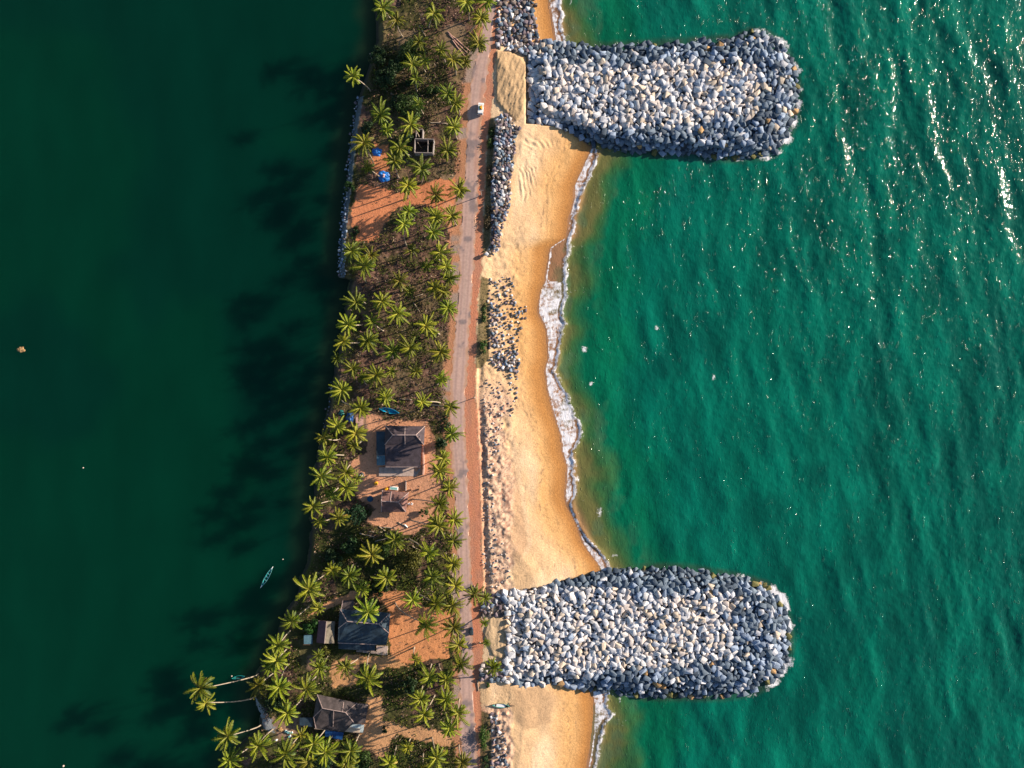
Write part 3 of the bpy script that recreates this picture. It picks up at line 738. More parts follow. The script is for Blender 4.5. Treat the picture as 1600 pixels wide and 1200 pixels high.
def rock_geom(k):
    rr = random.Random(k['seed'] * 7 + 1)
    vs, fs = ROCKS[k['v']]
    tilt = 0.38
    vs = vs * np.array((1.06, 1.12, 1.0)); m = Matrix.Rotation(rr.uniform(0, 6.28), 3, 'Z') @ Matrix.Rotation(rr.uniform(-tilt, tilt), 3, 'X') @ Matrix.Rotation(rr.uniform(-tilt, tilt), 3, 'Y')
    return vs @ np.array(m).T * k['r'] * (1.17 if k['g'] else 1.04), fs
# the largest in view become things of their own
inframe = [k for k in rocks if 2 < k['px'] < 1598 and 6 < k['py'] < 1194 and k['tone'] != 'dark slate']
inframe.sort(key=lambda k: -(k['r'] + 0.35 * (k['tone'] not in ('dark grey',)) * 0.2))
single = inframe[:288]
sid = set(id(k) for k in single)
V = []; Fa = []; Cc = []; off = 0
for k in rocks:
    if id(k) in sid: continue
    vs, fs = rock_geom(k); x, y, z = W(k['px'], k['py'], k['z'])
    V.append(vs + np.array((x, y, z))); Fa.append(fs + off); Cc.append(np.repeat(k['c'][None, :], len(vs), 0)); off += len(vs)
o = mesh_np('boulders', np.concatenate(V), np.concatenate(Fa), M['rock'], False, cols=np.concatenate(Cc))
tag(o, 'smaller broken rocks packed on the groynes and along the shore', 'rocks', kind='stuff')

def ordinal(i, n, first, last):
    if n == 1: return ''
    if i == 0: return first
    if i == n - 1: return last
    return ('second', 'third', 'fourth', 'fifth', 'sixth', 'seventh', 'eighth', 'ninth', 'tenth', 'eleventh', 'twelfth')[i - 1] + ' from ' + ('left' if 'left' in first else 'top')
def rock_cell(k):
    if not k['g']: return (k['nm'], '')
    y0, y1 = (60, 240) if k['up'] else (895, 1085)
    t = (k['py'] - y0) / (y1 - y0)
    band = 'north slope' if t < 0.2 else 'upper crest' if t < 0.5 else 'lower crest' if t < 0.8 else 'south slope'
    f = (k['px'] - 810) / (1235 - 810)
    al = 'near its root' if f < 0.17 else 'a quarter out' if f < 0.36 else 'midway out' if f < 0.56 else 'two thirds out' if f < 0.76 else 'near its tip'
    return (k['nm'], band, al)
cells = {}
for k in single: cells.setdefault((rock_cell(k), k['tone']), []).append(k)
for (cell, tone), ks in cells.items():
    ks.sort(key=lambda k: k['px'] if cell[1] else k['py'])
    for i, k in enumerate(ks):
        w = ordinal(i, len(ks), 'leftmost', 'rightmost') if cell[1] else ordinal(i, len(ks), 'topmost', 'lowest')
        if cell[1]: lab = f"large {tone} boulder{', ' + w if w else ''}, {cell[1]} of {cell[0]}, {cell[2]}"
        else: lab = f"large {tone} boulder{', ' + w if w else ''}, in {'the ' + cell[0]}"
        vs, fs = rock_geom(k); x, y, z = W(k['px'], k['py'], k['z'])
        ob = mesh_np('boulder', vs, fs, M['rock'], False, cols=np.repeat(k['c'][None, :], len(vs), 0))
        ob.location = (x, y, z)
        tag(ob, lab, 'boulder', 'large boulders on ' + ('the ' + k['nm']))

# ------------------------------------------------------------------ palms
def crown_mesh(seed):
    r = random.Random(seed); V = []; F = []; Cl = []
    def add(vs, fs, c):
        n = len(V); V.extend(vs); F.extend([tuple(i + n for i in f) for f in fs]); Cl.extend([c] * len(vs))
    nf = r.randint(21, 28)
    skew = r.uniform(0, 6.28)
    for i in range(nf):
        a = i * 2.39996 + r.uniform(-0.3, 0.3)
        t = i / nf
        el = math.radians(68 - 82 * t + r.uniform(-10, 10))
        L = r.uniform(3.9, 5.7) * (0.72 + 0.28 * math.sin(math.pi * min(1, t * 1.2 + 0.15))) * (1 + 0.15 * math.cos(a - skew))
        droop = r.uniform(1.0, 1.7) + 0.5 * t
        p = Vector((0, 0, 0.1)); pts = [p.copy()]; N = 9
        e = el; yaw = a; cur = r.uniform(-0.06, 0.06)
        for s in range(N):
            p = p + Vector((math.cos(yaw) * math.cos(e), math.sin(yaw) * math.cos(e), math.sin(e))) * (L / N)
            e -= droop / N * (0.6 + 0.9 * s / N); yaw += cur; pts.append(p.copy())
        old = t > 0.86 and r.random() < 0.5
        base = (0.24, 0.15, 0.04) if old else tuple(np.array((0.175, 0.175, 0.004)) * (1 - t) + np.array((0.040, 0.080, 0.005)) * t)
        mid = (0.30, 0.25, 0.04)
        # rachis
        for s in range(N):
            d = (pts[s + 1] - pts[s]).normalized(); side = d.cross(Vector((0, 0, 1))).normalized()
            w0 = 0.10 * (1 - s / N) + 0.02; w1 = 0.10 * (1 - (s + 1) / N) + 0.02
            u_ = Vector((0, 0, 0.05))
            add([pts[s] - side * w0, pts[s] + side * w0, pts[s + 1] + side * w1, pts[s + 1] - side * w1, pts[s] + u_, pts[s + 1] + u_],
                [(0, 4, 5, 3), (4, 1, 2, 5), (1, 0, 3, 2)], mid)
        # leaflets
        n = 17
        for j in range(n):
            f = 0.12 + 0.88 * (j + 0.5) / n; q = f * N; s = min(int(q), N - 1); o_ = pts[s].lerp(pts[s + 1], q - s)
            d = (pts[s + 1] - pts[s]).normalized(); side = d.cross(Vector((0, 0, 1))).normalized(); upv = side.cross(d)
            ll = 0.66 * math.sin(math.pi * (0.10 + 0.84 * f)) ** 0.7 * r.uniform(0.8, 1.15) + 0.12
            for sg in (-1, 1):
                ang = r.uniform(0.35, 0.75); hang = r.uniform(0.6, 1.5)
                dr = (side * sg * math.cos(ang) + d * math.sin(ang) - upv * hang * 0.5).normalized()
                tipp = o_ + dr * ll - Vector((0, 0, ll * 0.22 * hang))
                midp = o_ + dr * ll * 0.5
                w = d * 0.11
                c = tuple(np.array(base) * r.uniform(0.7, 1.35))
                add([o_ - w, o_ + w, midp + w * 0.9, tipp, midp - w * 0.9], [(0, 1, 2, 3, 4)], c)
    # coconuts and bud
    for k in range(7):
        a = r.uniform(0, 6.28); c0 = Vector((math.cos(a) * 0.35, math.sin(a) * 0.35, -0.25 + r.uniform(-0.1, 0.1)))
        vs = [c0 + Vector(v) * 0.17 for v in ((1, 0, 0), (-1, 0, 0), (0, 1, 0), (0, -1, 0), (0, 0, 1), (0, 0, -1))]
        add(vs, [(0, 2, 4), (2, 1, 4), (1, 3, 4), (3, 0, 4), (2, 0, 5), (1, 2, 5), (3, 1, 5), (0, 3, 5)], (0.20, 0.13, 0.03))
    me = mesh_np('crown', np.array([tuple(v) for v in V]), F, M['frond'], False, cols=np.array(Cl), link=False)
    return me
CROWNS = [crown_mesh(s) for s in range(12)]

# x, y of the crown in the photo, radius in photo px, height m, then lean of the base away from the crown (photo px) or None
PALMS = """598 14 22 12 . .;620 32 16 10 . .;678 22 20 14 -8 22;751 28 18 11 -18 26;729 4 17 12 . .;748 69 19 12 -16 22;762 3 17 11 . .;644 101 17 11 . .;689 79 16 12 . .;708 94 18 12 . .;727 98 13 10 -4 10
553 120 17 13 26 22;650 124 12 9 2 20;700 147 17 13 . .;712 161 18 12 . .;596 180 20 12 0 24;642 195 20 14 . .;709 199 17 12 . .;569 224 20 12 . .;625 232 20 14 18 12;617 252 19 14 6 26;659 263 21 14 0 22
699 236 19 12 0 18;637 290 20 13 0 20;681 305 18 10 . .;718 296 19 10 2 10;639 331 16 12 . .;631 350 18 14 4 34;682 339 18 13 . .;706 337 18 12 . .;677 363 17 13 10 20;550 393 19 13 8 14;579 399 17 12 0 12;571 415 22 14 2 26
644 391 14 9 . .;688 395 20 12 . .;697 417 17 11 . .;703 434 17 11 . .;624 439 18 12 4 16;679 449 18 11 . .;693 456 16 11 . .;597 471 19 13 . .;556 473 20 12 16 2;622 490 20 13 . .;699 481 19 12 . .;545 507 20 12 . .
581 503 16 11 18 14;665 509 20 13 22 14;537 533 17 11 . .;575 533 21 12 . .;614 548 19 12 0 12;640 544 20 13 . .;689 550 20 12 . .;551 576 16 10 . .;588 586 19 12 . .;534 609 19 11 4 10;602 617 14 9 . .;659 628 16 11 30 2
564 636 20 11 -30 -10;603 622 15 10 . .;704 636 17 11 -32 -3;528 666 18 11 . .;556 677 20 12 . .;706 679 17 11 -10 4;506 684 15 9 . .;512 714 19 12 . .;693 716 17 11 . .;502 744 22 13 . .;542 762 20 13 0 -14;541 738 18 11 . .
687 735 20 12 . .;702 762 17 11 . .;489 791 18 12 . .;687 786 20 13 -42 -6;530 809 17 11 . .;684 816 18 11 . .;710 812 17 11 . .;552 697 15 9 . .;685 822 21 13 -44 -10;709 845 17 12 . .;671 864 18 12 -32 -22;581 867 21 11 . .
546 899 20 12 . .;604 901 20 14 0 20;709 881 18 12 . .;675 901 20 12 . .;483 920 26 13 . .;712 914 19 12 . .;741 927 18 10 . .;645 937 18 12 . .;576 956 22 15 . .;682 944 20 12 -30 -18;707 946 19 11 . .;498 951 12 8 . .
667 976 22 14 -50 -34;709 980 21 13 . .;457 969 18 11 . .;716 1007 19 11 . .;757 934 14 8 . .;617 843 19 10 . .;566 919 15 9 . .;314 1076 25 17 80 -20;321 1098 17 14 62 -6;436 1007 21 14 18 -22;433 1031 22 14 14 -16;437 1072 22 15 14 -34
404 1070 18 9 . .;479 1076 23 13 . .;500 1042 18 11 . .;449 1114 21 11 . .;540 1042 17 11 . .;576 1059 25 14 2 -40;357 1150 24 14 44 -14;404 1164 24 14 22 -24;447 1177 25 14 . .;359 1186 20 11 . .;490 1162 20 12 . .;509 1175 22 12 . .
548 1173 20 12 . .;497 1023 12 7 . .;542 1192 20 12 . .;720 1036 21 12 -12 -10;772 1041 17 8 2 6;671 1058 20 12 . .;697 1061 19 12 . .;658 1092 18 12 . .;697 1092 18 11 . .;663 1116 20 13 . .;716 1114 20 12 . .;703 1137 19 12 . .
682 1184 21 12 . .;722 1191 19 12 . .;609 1192 17 11 . .;637 1168 12 6 . .;757 973 9 4 . .;483 1190 19 12 . .;470 1148 15 10 . .;655 66 15 10 . .;667 415 13 8 . .;518 772 15 10 . .;650 1030 12 8 . .;422 1040 18 12 10 -14;520 890 16 9 . .
760 1004 8 3 . .;590 1016 0 0 . .;664 95 13 10 . .;575 262 13 9 . .;604 204 13 9 . .;655 163 12 9 . .;640 455 12 8 . .;650 580 14 9 . .;568 590 13 8 . .;612 580 11 8 . .;527 560 13 9 . .;675 520 12 8 . .;690 592 15 10 . .;558 748 12 8 . .;500 815 13 9 . .;660 1200 15 10 . ."""
LM = [('white van', 751, 168), ('roofless walled ruin', 664, 225), ('small blue tarpaulin', 588, 237), ('large blue tarpaulin', 600, 276), ('orange dirt clearing', 600, 330), ('utility pole', 752, 297), ('large hipped house', 634, 697),
      ('small tiled cottage', 617, 783), ('blue boat on land', 610, 641), ('blue-grey roofed house', 568, 975), ('narrow gabled hut', 509, 988), ('southernmost house', 535, 1120), ('fallen logs', 595, 832), ('round olive tree', 637, 880),
      ('dark round tree', 553, 806), ('auto rickshaw', 735, 988), ('green field', 625, 1075), ('canoe on the lagoon', 418, 902), ('sandy pad of the upper groyne', 798, 135), ('concrete slipway', 408, 1115), ('top left shrub cluster', 632, 95), ('dry scrub clearing', 655, 420), ('seawall end', 538, 430), ('dry brown grove', 640, 580), ('bottom green plot', 655, 1185)]
def octant(dx, dy):
    a = (math.degrees(math.atan2(-dy, dx)) + 360) % 360
    return ('right of', 'above and right of', 'above', 'above and left of', 'left of', 'below and left of', 'below', 'below and right of')[int((a + 22.5) // 45) % 8]
def landmark(x, y):
    n, ax, ay = min(LM, key=lambda l: math.hypot(l[1] - x, l[2] - y))
    return n, octant(x - ax, y - ay), math.hypot(ax - x, ay - y)
NTH = ('nearest', 'second nearest', 'third nearest', 'fourth nearest', 'fifth nearest', 'sixth nearest', 'seventh nearest', 'eighth nearest', 'ninth nearest')
plist = []
for row in PALMS.replace('\n', ';').split(';'):
    a = row.split()
    if len(a) < 6 or float(a[2]) < 1: continue
    x, y, rp, h = map(float, a[:4])
    rr = random.Random(int(x * 31 + y))
    h *= 1.0
    k = (H - h - 2) / H
    z = 0
    cx, cy, _ = W(x, y, h + 2.6)
    if a[4] == '.':
        ln = abs(rr.gauss(0, 1.5)); la = rr.uniform(0, 6.28); bx_, by_ = cx + math.cos(la) * ln, cy + math.sin(la) * ln
        if x > 680 and y > 350: bx_ -= rr.uniform(0.5, 3)
        if x < shoreL(y) + 25: bx_ += rr.uniform(1, 4)
    else:
        bx_, by_, _ = W(x + float(a[4]), y + float(a[5]), 2.6)
    bpx = 800 + bx_ * S * KZ; bpy_ = 600 - by_ * S * KZ
    mnx = float(shoreL(bpy_)) + 4
    if bpx < mnx: bx_ += (mnx - bpx) / S; bpx = mnx
    plist.append((x, y, rp, h, bx_, by_, gz(bpx, bpy_), rr, cx, cy))
groups_ = {}
for p in plist:
    n, o_, d = landmark(p[0], p[1]); groups_.setdefault((n, o_), []).append((d, p))
plab = {}
for (n, o_), ls_ in groups_.items():
    ls_.sort(key=lambda t: t[0])
    for i, (d, p) in enumerate(ls_):
        size = 'small ' if p[2] < 14.5 else 'big ' if p[2] > 22.5 else ''
        plab[id(p)] = f"{size}coconut palm {o_} the {n}" + (f", {NTH[i]} there" if len(ls_) > 1 else '')
for p in plist:
    x, y, rp, h, bx_, by_, bz, rr, cx, cy = p
    root = empty('coconut_palm', (bx_, by_, bz - 0.15))
    tag(root, plab[id(p)], 'palm tree', 'coconut palms growing on the strip of land')
    top = Vector((cx - bx_, cy - by_, h + 2.6 - bz))
    pts = []
    bend = Vector((rr.uniform(-0.6, 0.6), rr.uniform(-0.6, 0.6), 0))
    for i in range(9):
        t = i / 8
        q = Vector((top.x * t ** 1.35, top.y * t ** 1.35, top.z * t)) + bend * math.sin(math.pi * t)
        pts.append(q)
    t_ = MB().tube(pts, [0.26 - 0.11 * (i / 8) ** 0.6 + (0.12 if i == 0 else 0) for i in range(9)], 7)
    t_.build('trunk', M['trunk'], root, True)
    cr = bpy.data.objects.new('crown', CROWNS[rr.randrange(12)]); C.objects.link(cr); cr.parent = root
    sc_ = rp / S * (H - h) / H / 4.25 * 1.0
    cr.location = top; cr.scale = (sc_, sc_, sc_ * 0.95)
    d = (pts[-1] - pts[-2]).normalized()
    cr.rotation_euler = (-d.y * 0.6, d.x * 0.6, rr.uniform(0, 6.28))

# ------------------------------------------------------------------ shrubs and broadleaf trees
def leaf_crown(name, rx, ry, rz, n, tone, parent, seed, z0, size=0.32, flat=False):
    r = np.random.default_rng(seed)
    # clumps spread through the crown
    nc = max(6, int(n / 60)); cc = []
    while len(cc) < nc:
        v = r.uniform(-1, 1, 3)
        if np.linalg.norm(v) < 1: cc.append(v * np.array((rx, ry, rz)) * 0.82)
    cc = np.array(cc); cr_ = r.uniform(0.20, 0.42, nc) * (rx + ry) / 2
    tone_c = r.uniform(0.65, 1.35, nc)
    k = r.integers(0, nc, n)
    d = r.normal(size=(n, 3)); d /= np.linalg.norm(d, axis=1)[:, None]
    pos = cc[k] + d * (cr_[k] * r.uniform(0.55, 1.0, n))[:, None] * np.array((1, 1, 0.8))
    pos[:, 2] = np.maximum(pos[:, 2], -rz * 0.98); pos[:, 2] += z0 + rz
    nrm = d + r.normal(size=(n, 3)) * 0.6 + np.array((0, 0, 0.5)); nrm /= np.linalg.norm(nrm, axis=1)[:, None]
    a = np.cross(nrm, r.normal(size=(n, 3))); a /= np.linalg.norm(a, axis=1)[:, None]; b = np.cross(nrm, a)
    s_ = size * r.uniform(0.6, 1.3, n)[:, None]
    V = np.stack([pos - a * s_, pos - b * s_ * 0.5, pos + a * s_, pos + b * s_ * 0.5], 1).reshape(-1, 3)
    F = np.arange(4 * n).reshape(n, 4)
    c = np.array(tone)[None, :] * (tone_c[k] * r.uniform(0.75, 1.25, n))[:, None]
    return mesh_np(name, V, F, M['leaf'], False, cols=np.repeat(c, 4, 0), parent=parent)

def broad_tree(px, py, rpx, h, tone, label, name='leafy_tree', cat='tree', ry=None, n=None, seed=1, rz=None):
    x, y, _ = W(px, py, h * 0.7 + 2.4); bz = gz(px, py)
    root = empty(name, (x, y, bz - 0.1)); tag(root, label, cat, None)
    rx_ = rpx / S; ry_ = (ry or rpx) / S
    rz = rz or h * 0.38
    n = n or int(220 + 70 * rx_ * ry_)
    leaf_crown('crown' if cat == 'tree' else 'foliage', rx_, ry_, rz, n, tone, root, seed, max(0.1, h - 2 * rz), 0.36 if rx_ > 2 else 0.26)
    r = random.Random(seed); m = MB()
    zt = h - rz
    m.tube([(0, 0, 0), (0.1, 0.05, zt * 0.5), (0.05, -0.1, zt)], [0.08 + rx_ * 0.035, 0.06 + rx_ * 0.025, 0.05], 7)
    for k in range(5):
        a = k * 1.257 + r.uniform(-0.3, 0.3); z1 = zt * r.uniform(0.4, 0.7)
        m.tube([(0.05, 0, z1), (math.cos(a) * rx_ * 0.3, math.sin(a) * ry_ * 0.3, z1 + rz * 0.5), (math.cos(a) * rx_ * 0.6, math.sin(a) * ry_ * 0.6, z1 + rz * 0.8)], [0.05 + rx_ * 0.012, 0.05, 0.02], 5)
    m.build('trunk' if cat == 'tree' else 'stem', M['bark'], root, True)
    return root
DG = (0.018, 0.045, 0.012); MG = (0.040, 0.075, 0.014); OL = (0.085, 0.085, 0.012); YG = (0.12, 0.13, 0.012); BR = (0.10, 0.075, 0.035)
T = [(590, 86, 17, 5, DG, 'dark green bushy tree at the lagoon edge below the topmost palms'),
     (643, 78, 22, 6, MG, 'round green tree with dense crown, largest of the top left shrub cluster'),
     (618, 100, 15, 4, DG, 'dark low tree between the two larger trees of the top left cluster'),
     (604, 120, 20, 4.5, DG, 'dark spreading tree just right of the palm leaning over the lagoon'),
     (640, 168, 24, 5, MG, 'wide grey-green tree above the roofless walled ruin'),
     (622, 160, 14, 4, DG, 'small dark tree left of the wide grey-green tree'),
     (575, 200, 12, 3, DG, 'small dark tree beside the upper seawall'),
     (637, 210, 12, 4, DG, 'dark tree touching the left wall of the roofless ruin'),
     (553, 805, 19, 6, (0.010, 0.040, 0.014), 'dark green round mango tree below left of the small cottage'),
     (637, 878, 23, 6, OL, 'large round olive green tree below the fallen logs'),
     (600, 862, 14, 5, MG, 'yellow-green tree squeezed between palms left of the olive tree'),
     (520, 873, 16, 4, DG, 'dark tree on the lagoon side of the brown scrub'),
     (548, 850, 16, 4, DG, 'dark tree above the palm cluster near the lower lagoon shore'),
     (590, 920, 17, 4, DG, 'dark tree directly above the blue-grey roofed house'),
     (484, 978, 13, 4, (0.02, 0.07, 0.01), 'bright green leafy tree just left of the narrow gabled hut'),
     (505, 1020, 12, 4, OL, 'yellowish tree below the narrow gabled hut'),
     (428, 1100, 17, 4, DG, 'dark green tree beside the concrete slipway'),
     (640, 1070, 14, 3, DG, 'dark tree on the right edge of the green field'),
     (562, 1192, 22, 5, MG, 'green tree at the bottom edge below the southernmost house'),
     (500, 1192, 20, 5, DG, 'dark tree at the bottom edge among the palms'),
     (546, 292, 10, 2.5, (0.02, 0.06, 0.01), 'small green tree on the seawall beside the orange clearing'),
     (690, 690, 12, 3.5, DG, 'dark tree between the large hipped house and the road'),
     (508, 690, 14, 4, OL, 'olive tree leaning over the lagoon left of the large house'),
     (661, 800, 8, 2.5, MG, 'small tree in the yard right of the small cottage')]
for i, (px, py, rp, h, tone, lab) in enumerate(T): broad_tree(px, py, rp, h, tone, lab, seed=200 + i)
SH = [(683, 140, 22, 2.2, MG, 'long clipped green hedge row near the road', 5), (763, 342, 4.5, 1.0, BR, 'dry brown bush strip between road shoulder and rock wall', 26), (766, 215, 4, 1.0, MG, 'green-brown bush strip just below the white van', 24),
      (765, 275, 4, 1.0, BR, 'brown bush strip level with the utility pole', 20), (757, 488, 5, 1.4, MG, 'green bush strip beside the upper middle beach rocks', 17), (756, 542, 5, 1.6, (0.03, 0.08, 0.01), 'bright green oval bush on the road side of the middle beach rocks', 14),
      (757, 1150, 6, 2.4, (0.035, 0.08, 0.008), 'tall bright green hedge beside the lower road', 28), (759, 1190, 5, 2.0, DG, 'dark green hedge end at the bottom of the road', 14), (762, 1070, 3, 1.0, MG, 'small green bush beside a post near the beached boat', 7),
      (684, 1168, 10, 1.2, OL, 'low olive bush in the bottom green plot', 7), (600, 1140, 6, 1.5, DG, 'small round dark bush in the yard of the southernmost house', 6),
      (556, 360, 5, 1.2, DG, 'dark bush at the lower left corner of the orange clearing', 9), (640, 128, 9, 1.6, DG, 'dark bush above the wide grey-green tree', 9), (698, 660, 5, 1.4, DG, 'dark bush in the shade beside the road near the large house', 22)]
for i, (px, py, rp, h, tone, lab, ry) in enumerate(SH): broad_tree(px, py, rp, h, tone, lab, 'bush', 'bush', ry=ry, n=int(260 + 30 * rp * ry / 6), seed=300 + i, rz=h * 0.5)

# undergrowth: uncountable scrub, dry litter and weeds
def scatter(name, label, n, test, tones, hmax, size, seed):
    r = np.random.default_rng(seed)
    px = r.uniform(340, 790, n * 3); py = r.uniform(-30, 1230, n * 3)
    dens = test(px, py); ok = r.random(n * 3) < dens
    px = px[ok][:n]; py = py[ok][:n]; n = len(px)
    z = ground_z(px, py); k = (H - 2.6) / H
    hh = hmax * fbm(px, py, 12, seed) ** 2 * 2
    pos = np.stack([(px - 800) / S * k, (600 - py) / S * k, z + r.uniform(0.02, 1, n) * hh], 1)
    nrm = r.normal(size=(n, 3)) * 0.6 + np.array((0, 0, 0.8)); nrm /= np.linalg.norm(nrm, axis=1)[:, None]
    a = np.cross(nrm, r.normal(size=(n, 3))); a /= np.linalg.norm(a, axis=1)[:, None]; b = np.cross(nrm, a)
    s_ = (size * r.uniform(0.4, 1.5, n))[:, None]; el = r.uniform(0.15, 0.6, n)[:, None]
    V = np.stack([pos - a * s_, pos - b * s_ * el, pos + a * s_, pos + b * s_ * el], 1).reshape(-1, 3)
    F = np.arange(4 * n).reshape(n, 4)
    sel = vnoise(px, py, 16, seed + 1) + r.uniform(-0.25, 0.25, n)
    ti = np.clip((sel * len(tones)).astype(int), 0, len(tones) - 1)
    c = np.array(tones)[ti] * r.uniform(0.6, 1.4, n)[:, None]
    o = mesh_np(name, V, F, M['litter'], False, cols=np.repeat(c, 4, 0))
    tag(o, label, name, kind='stuff')
def clear_mask(px, py):
    m = np.ones_like(px)
    for g in ORANGE + BEIGE: m *= np.where(inside(g, px, py), 0.04, 1)
    m *= (px > shoreL(py) + 9) & (px < roadL(py) - 8)
    m *= np.where((py < 433) & (py > 150) & (px < shoreL(py) + 18), 0, 1)
    return m
scatter('undergrowth', 'dry brown scrub, fallen leaves and weeds under the palms', 52000, lambda x, y: clear_mask(x, y) * sstep(0.25, 0.6, fbm(x, y, 18, 130)),
        [(0.07, 0.045, 0.034), (0.17, 0.10, 0.07), (0.08, 0.06, 0.03), (0.05, 0.06, 0.016), (0.12, 0.07, 0.06), (0.24, 0.18, 0.13), (0.14, 0.11, 0.045)], 1.1, 0.34, 140)
scatter('weeds', 'short green weeds and grass on the plots and verges', 40000, lambda x, y: np.maximum(clear_mask(x, y) * sum(inside(g, x, y) for g in GREEN).clip(0, 1) * 0.9,
        1.0 * ((x > shoulderR(y) + 1) & (x < np.interp(y, [180, 200, 240, 300, 380, 396, 430, 436, 560, 580, 1108, 1115, 1260], [770, 775, 771, 768, 766, 758, 748, 763, 764, 748, 750, 768, 768]) - 1) & (((y > 190) & (y < 396)) | ((y > 434) & (y < 572)) | (y > 1110)))),
        [(0.035, 0.05, 0.012), (0.06, 0.07, 0.016), (0.10, 0.08, 0.035), (0.03, 0.045, 0.012)], 0.5, 0.22, 150)

scatter('shrubbery', 'low tangled green shrubs and seedlings filling the gaps between palms', 60000, lambda x, y: clear_mask(x, y) * sstep(0.50, 0.60, fbm(x, y, 15, 160) + 0.07 * sstep(800, 860, y)),
        [(0.022, 0.045, 0.008), (0.045, 0.065, 0.010), (0.07, 0.075, 0.012), (0.03, 0.05, 0.015)], 2.4, 0.30, 165)

# ------------------------------------------------------------------ buildings
M['roof_tile'] = mat('clay_tile_roof', (0.068, 0.052, 0.062), rough=0.8, noise=0.35, nscale=0.7, bump=0.05, bscale=7, stripe=(0, 0.45, 0.35))
M['roof_tile_red'] = mat('red_tile_roof', (0.19, 0.10, 0.085), rough=0.8, noise=0.35, nscale=0.8, bump=0.05, bscale=7, stripe=(0, 0.4, 0.35))
M['roof_slate'] = mat('blue_grey_sheet_roof', (0.030, 0.052, 0.075), rough=0.55, noise=0.4, nscale=0.5, bump=0.03, bscale=6, stripe=(0, 0.5, 0.3))
M['roof_brown'] = mat('weathered_brown_roof', (0.070, 0.056, 0.056), rough=0.75, noise=0.45, nscale=0.6, bump=0.05, bscale=6, stripe=(-8, 0.45, 0.35))
M['roof_purple'] = mat('maroon_sheet_roof', (0.13, 0.055, 0.07), rough=0.6, noise=0.3, nscale=0.9, stripe=(90, 0.4, 0.3))
M['ridge'] = mat('mortar_ridge', (0.36, 0.27, 0.25), rough=0.9, noise=0.25, nscale=2)
M['sheet_blue'] = mat('pale_blue_sheet', (0.08, 0.16, 0.21), rough=0.5, noise=0.3, nscale=1.2, stripe=(0, 0.35, 0.3))
M['awning'] = mat('light_awning', (0.45, 0.52, 0.52), rough=0.5, noise=0.3, nscale=1)
M['wallp'] = mat('pink_plaster', (0.50, 0.30, 0.24), rough=0.9, noise=0.2)
M['wallc'] = mat('cream_plaster', (0.50, 0.38, 0.28), rough=0.9, noise=0.2)
M['roof_tan'] = mat('tan_sheet_roof', (0.17, 0.145, 0.11), rough=0.7, noise=0.3, nscale=0.9, stripe=(90, 0.4, 0.3))
M['brick'] = mat('bare_laterite', (0.24, 0.21, 0.20), rough=0.95, noise=0.3, nscale=2)
M['conc'] = mat('concrete', (0.40, 0.31, 0.27), rough=0.9, noise=0.2, nscale=1)
M['dark'] = mat('dark_pane_shaded_floor', (0.02, 0.02, 0.022), rough=0.3)  # window panes; also the ruin floor, whose shade is in this colour
M['wood'] = mat('brown_wood', (0.10, 0.06, 0.035), rough=0.8, noise=0.3)
M['log'] = mat('bleached_log', (0.36, 0.29, 0.22), rough=0.9, noise=0.3, nscale=3)
M['white'] = mat('white_paint', (0.78, 0.78, 0.78), rough=0.35, spec=0.5)
M['glass'] = mat('dark_glass', (0.02, 0.03, 0.04), rough=0.08, spec=0.8)
M['tyre'] = mat('tyre', (0.02, 0.02, 0.02), rough=0.9)
M['metal'] = mat('grey_metal', (0.4, 0.4, 0.42), rough=0.35, metal=0.8)
M['lamp'] = mat('headlight_glass', (0.6, 0.6, 0.55), rough=0.1)
M['tarp'] = mat('blue_tarpaulin', (0.010, 0.15, 0.50), rough=0.45, noise=0.35, nscale=1.5, bump=0.15, bscale=1.6, spec=0.5)
M['tarpd'] = mat('deep_blue_tarpaulin', (0.010, 0.06, 0.20), rough=0.5, noise=0.3, nscale=1.5, bump=0.1, bscale=1.6)
M['tarpg'] = mat('teal_tarpaulin', (0.01, 0.12, 0.11), rough=0.5, noise=0.3, nscale=1.5, bump=0.1, bscale=1.6)
M['pinkcloth'] = mat('pale_pink_cloth', (0.60, 0.38, 0.36), rough=0.8)
M['boatblue'] = mat('bright_blue_boat', (0.01, 0.24, 0.42), rough=0.4, noise=0.3, nscale=1.5)
M['boatteal'] = mat('teal_boat', (0.01, 0.34, 0.33), rough=0.5, noise=0.3, nscale=1.5)
M['boatrim'] = mat('pale_boat_rim', (0.18, 0.42, 0.42), rough=0.5)
M['boatdark'] = mat('dark_green_boat', (0.03, 0.07, 0.07), rough=0.5)
M['yellow'] = mat('yellow_plastic', (0.72, 0.34, 0.02), rough=0.4)
M['orange'] = mat('orange_cloth', (0.75, 0.28, 0.03), rough=0.8)
M['green'] = mat('green_cloth', (0.12, 0.30, 0.05), rough=0.8)
M['tankblue'] = mat('blue_tank', (0.015, 0.07, 0.14), rough=0.4)
M['clay'] = mat('clay_pot', (0.16, 0.08, 0.05), rough=0.9)
M['brush'] = mat('dry_brush', (0.30, 0.18, 0.08), rough=0.9, noise=0.5, nscale=2)
M['net'] = mat('dark_canopy', (0.03, 0.045, 0.055), rough=0.45)

def slope_roof(name, faces, t, m_, parent, o_):
    mb = MB()
    for f in faces: mb.slab(f, t)
    return mb.build(name, m_, parent, origin=o_)

